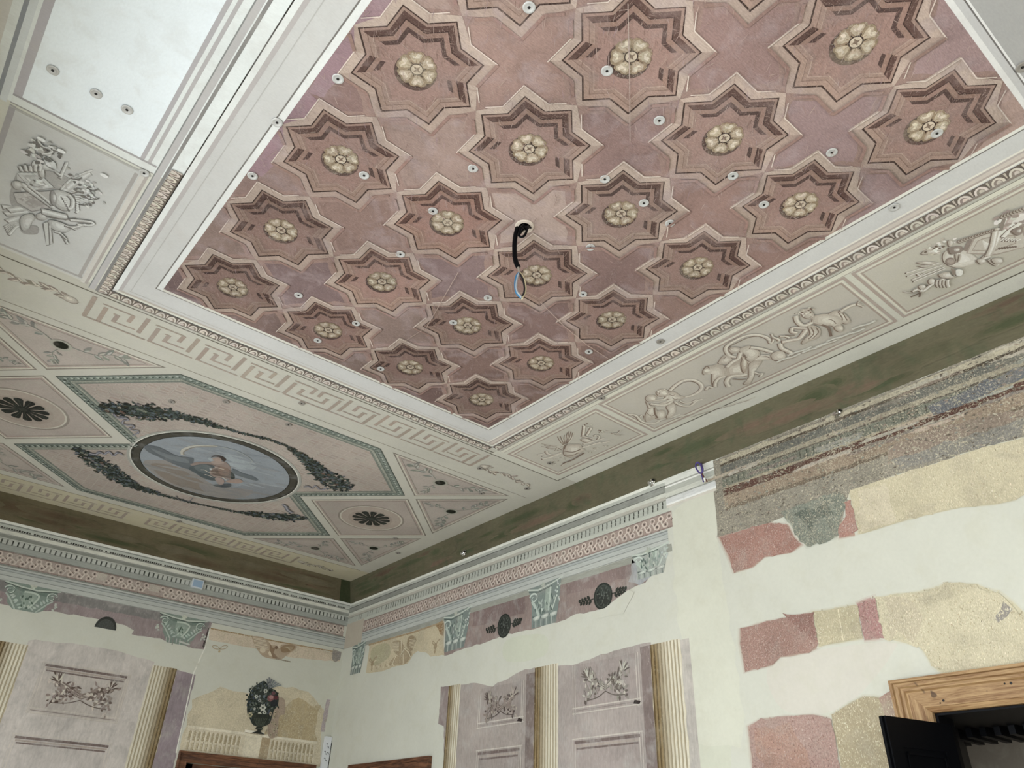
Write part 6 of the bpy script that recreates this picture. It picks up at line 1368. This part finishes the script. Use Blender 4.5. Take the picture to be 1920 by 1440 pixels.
# nail holes and knots of the pine head
b = MB()
for (u, z, rr_) in ((1.85, 2.41, 0.006), (1.87, 2.40, 0.004), (1.50, 2.455, 0.007), (1.53, 2.457, 0.005), (1.30, 2.44, 0.008)): b.lathe((XR - 0.0305, u, z), (-1, 0, 0), [(rr_, 0), (rr_ * 0.6, 0.0012)], 10)
b.build('nail_hole', M['screw'], d1)
b = MB()                                            # black lined reveal
b.box(XR + 0.002, XR + 0.525, DOOR[0], DOOR[1] + 0.0, DOOR[2] - 0.012, DOOR[2] - 0.001); b.box(XR + 0.002, XR + 0.178, DOOR[1] - 0.014, DOOR[1] - 0.001, 0, DOOR[2] - 0.012); b.box(XR + 0.002, XR + 0.178, DOOR[0] + 0.001, DOOR[0] + 0.014, 0, DOOR[2] - 0.012)
b.box(XR + 0.182, XR + 0.525, 0.70, 2.20, DOOR[2] - 0.004, DOOR[2] + 0.02)
for s_, y_ in ((1, DOOR[1]), (-1, DOOR[0])): b.prism([(XR + 0.182, y_ - 0.0 * s_, 0), (XR + 0.895, y_ + 0.235 * s_, 0), (XR + 0.895, y_ + 0.26 * s_, 0), (XR + 0.182, y_ + 0.025 * s_, 0)], (0, 0, 0), (0, 0, 2.352))
b.build('black_reveal', M['black'], d1)['label'] = 'black lining of the doorway'
# leaf: hinge near (4.60, 1.846), free edge near (4.128, 2.023)
H0 = Vector((4.605, 1.866, 0)); F0 = Vector((4.144, 1.990, 0)); dv = (F0 - H0); L = dv.length; dv.normalize(); nv = Vector((-dv.y, dv.x, 0))
if nv.y < 0: nv = -nv
TOP = 2.300
def leafbox(b, s0, s1, t0, t1, z0, z1):
    i = len(b.v)
    for s_ in (s0, s1):
        for t in (t0, t1):
            for z in (z0, z1): p = H0 + dv * s_ + nv * t; b.v.append((p.x, p.y, z))
    for f_ in ((0, 1, 3, 2), (4, 6, 7, 5), (0, 4, 5, 1), (2, 3, 7, 6), (0, 2, 6, 4), (1, 5, 7, 3)): b.f.append(tuple(i + k for k in f_))
b = MB(); leafbox(b, 0, L, 0.006, 0.030, 0.02, TOP); leafbox(b, 0, 0.085, 0, 0.040, 0.02, TOP); leafbox(b, L - 0.085, L, 0, 0.040, 0.02, TOP); leafbox(b, 0.085, L - 0.085, 0, 0.040, TOP - 0.14, TOP); leafbox(b, 0.085, L - 0.085, 0, 0.040, 0.02, 0.25); leafbox(b, 0.085, L - 0.085, 0, 0.040, 1.0, 1.13)
lf = b.build('door_leaf', M['black'], d1); lf['label'] = 'narrow black panelled leaf swung into the room'
b = MB(); leafbox(b, L, L + 0.010, 0.014, 0.026, 0.02, TOP); b.build('edge_bead', M['black'], lf)
b = MB(); leafbox(b, 0.10, 0.112, -0.006, 0.0, 1.35, TOP - 0.16); leafbox(b, L - 0.112, L - 0.10, -0.006, 0.0, 1.35, TOP - 0.16); leafbox(b, 0.10, L - 0.10, -0.006, 0.0, TOP - 0.172, TOP - 0.16); b.build('panel_moulding', M['black'], lf)
b = MB()
for z in (0.35, 2.05): b.tube([H0 + Vector((-0.005, 0.012, z)), H0 + Vector((-0.005, 0.012, z + 0.10))], 0.008, 10)
b.build('hinge', M['chrome'], lf)
# slatted black grille in the doorway beyond
for k in range(15):
    y = 2.14 - 0.0775 * k
    b = MB(); b.box(XR + 0.535, XR + 0.885, y - 0.017, y + 0.017, 2.300, 2.352); o = b.build('slat', M['black'], d1)
b = MB(); b.box(XR + 0.525, XR + 0.90, 0.85, 2.30, 2.353, 2.40); b.build('slat_carrier', M['black'], d1)
# adjoining room behind
b = MB(); b.box(XR + 2.6, XR + 2.8, -1.5, 4.0, 0, 3.2); tag(b.build('wall_adjoining', M['wall'], colour='#8f897f'), kind='structure')
b = MB(); b.box(XR + 0.18, XR + 2.8, -1.5, 4.0, 3.2, 3.3); tag(b.build('ceiling_adjoining', M['wall'], colour='#8f897f'), kind='structure')
b = MB(); b.box(XR + 0.18, XR + 2.6, 4.0, 4.1, 0, 3.2); b.box(XR + 0.18, XR + 2.6, -1.6, -1.5, 0, 3.2); tag(b.build('wall_adjoining_side', M['wall'], colour='#8f897f'), kind='structure')
b = MB(); b.box(XR + 0.42, XR + 2.8, -1.6, 4.1, -0.15, 0); tag(b.build('floor_adjoining', M['floor']), kind='structure')
for nm, pl, (u0, u1, t), lab in (('door_2', 'F', FARDOOR, 'brown wooden frame under the painted balustrade'), ('door_3', 'R', RDOOR, 'brown wooden frame under the narrow column')):
    d = structure(nm); frame(pl, u0, u1, t, d, 0, M['oak'], M['oak'], 0.56); d['label'] = lab
    b = MB()
    def pb(a0, a1, z0, z1, h0, h1):
        if pl == 'F': b.box(a0, a1, YF + h0, YF + h1, z0, z1)
        else: b.box(XR + h0, XR + h1, a0, a1, z0, z1)
    m_ = (u0 + u1) / 2
    pb(u0, m_ - 0.002, 0, t, 0.10, 0.14); pb(u0 + 0.0, u0 + 0.10, 0, t, 0.085, 0.10); pb(m_ - 0.10, m_ - 0.002, 0, t, 0.085, 0.10); pb(u0, m_ - 0.002, t - 0.13, t, 0.085, 0.10); b.build('door_leaf', M['oak'], d)
    b = MB(); pb(m_ + 0.002, u1, 0, t, 0.10, 0.14); pb(u1 - 0.10, u1, 0, t, 0.085, 0.10); pb(m_ + 0.002, m_ + 0.10, 0, t, 0.085, 0.10); pb(m_ + 0.002, u1, t - 0.13, t, 0.085, 0.10); b.build('door_leaf', M['oak'], d)
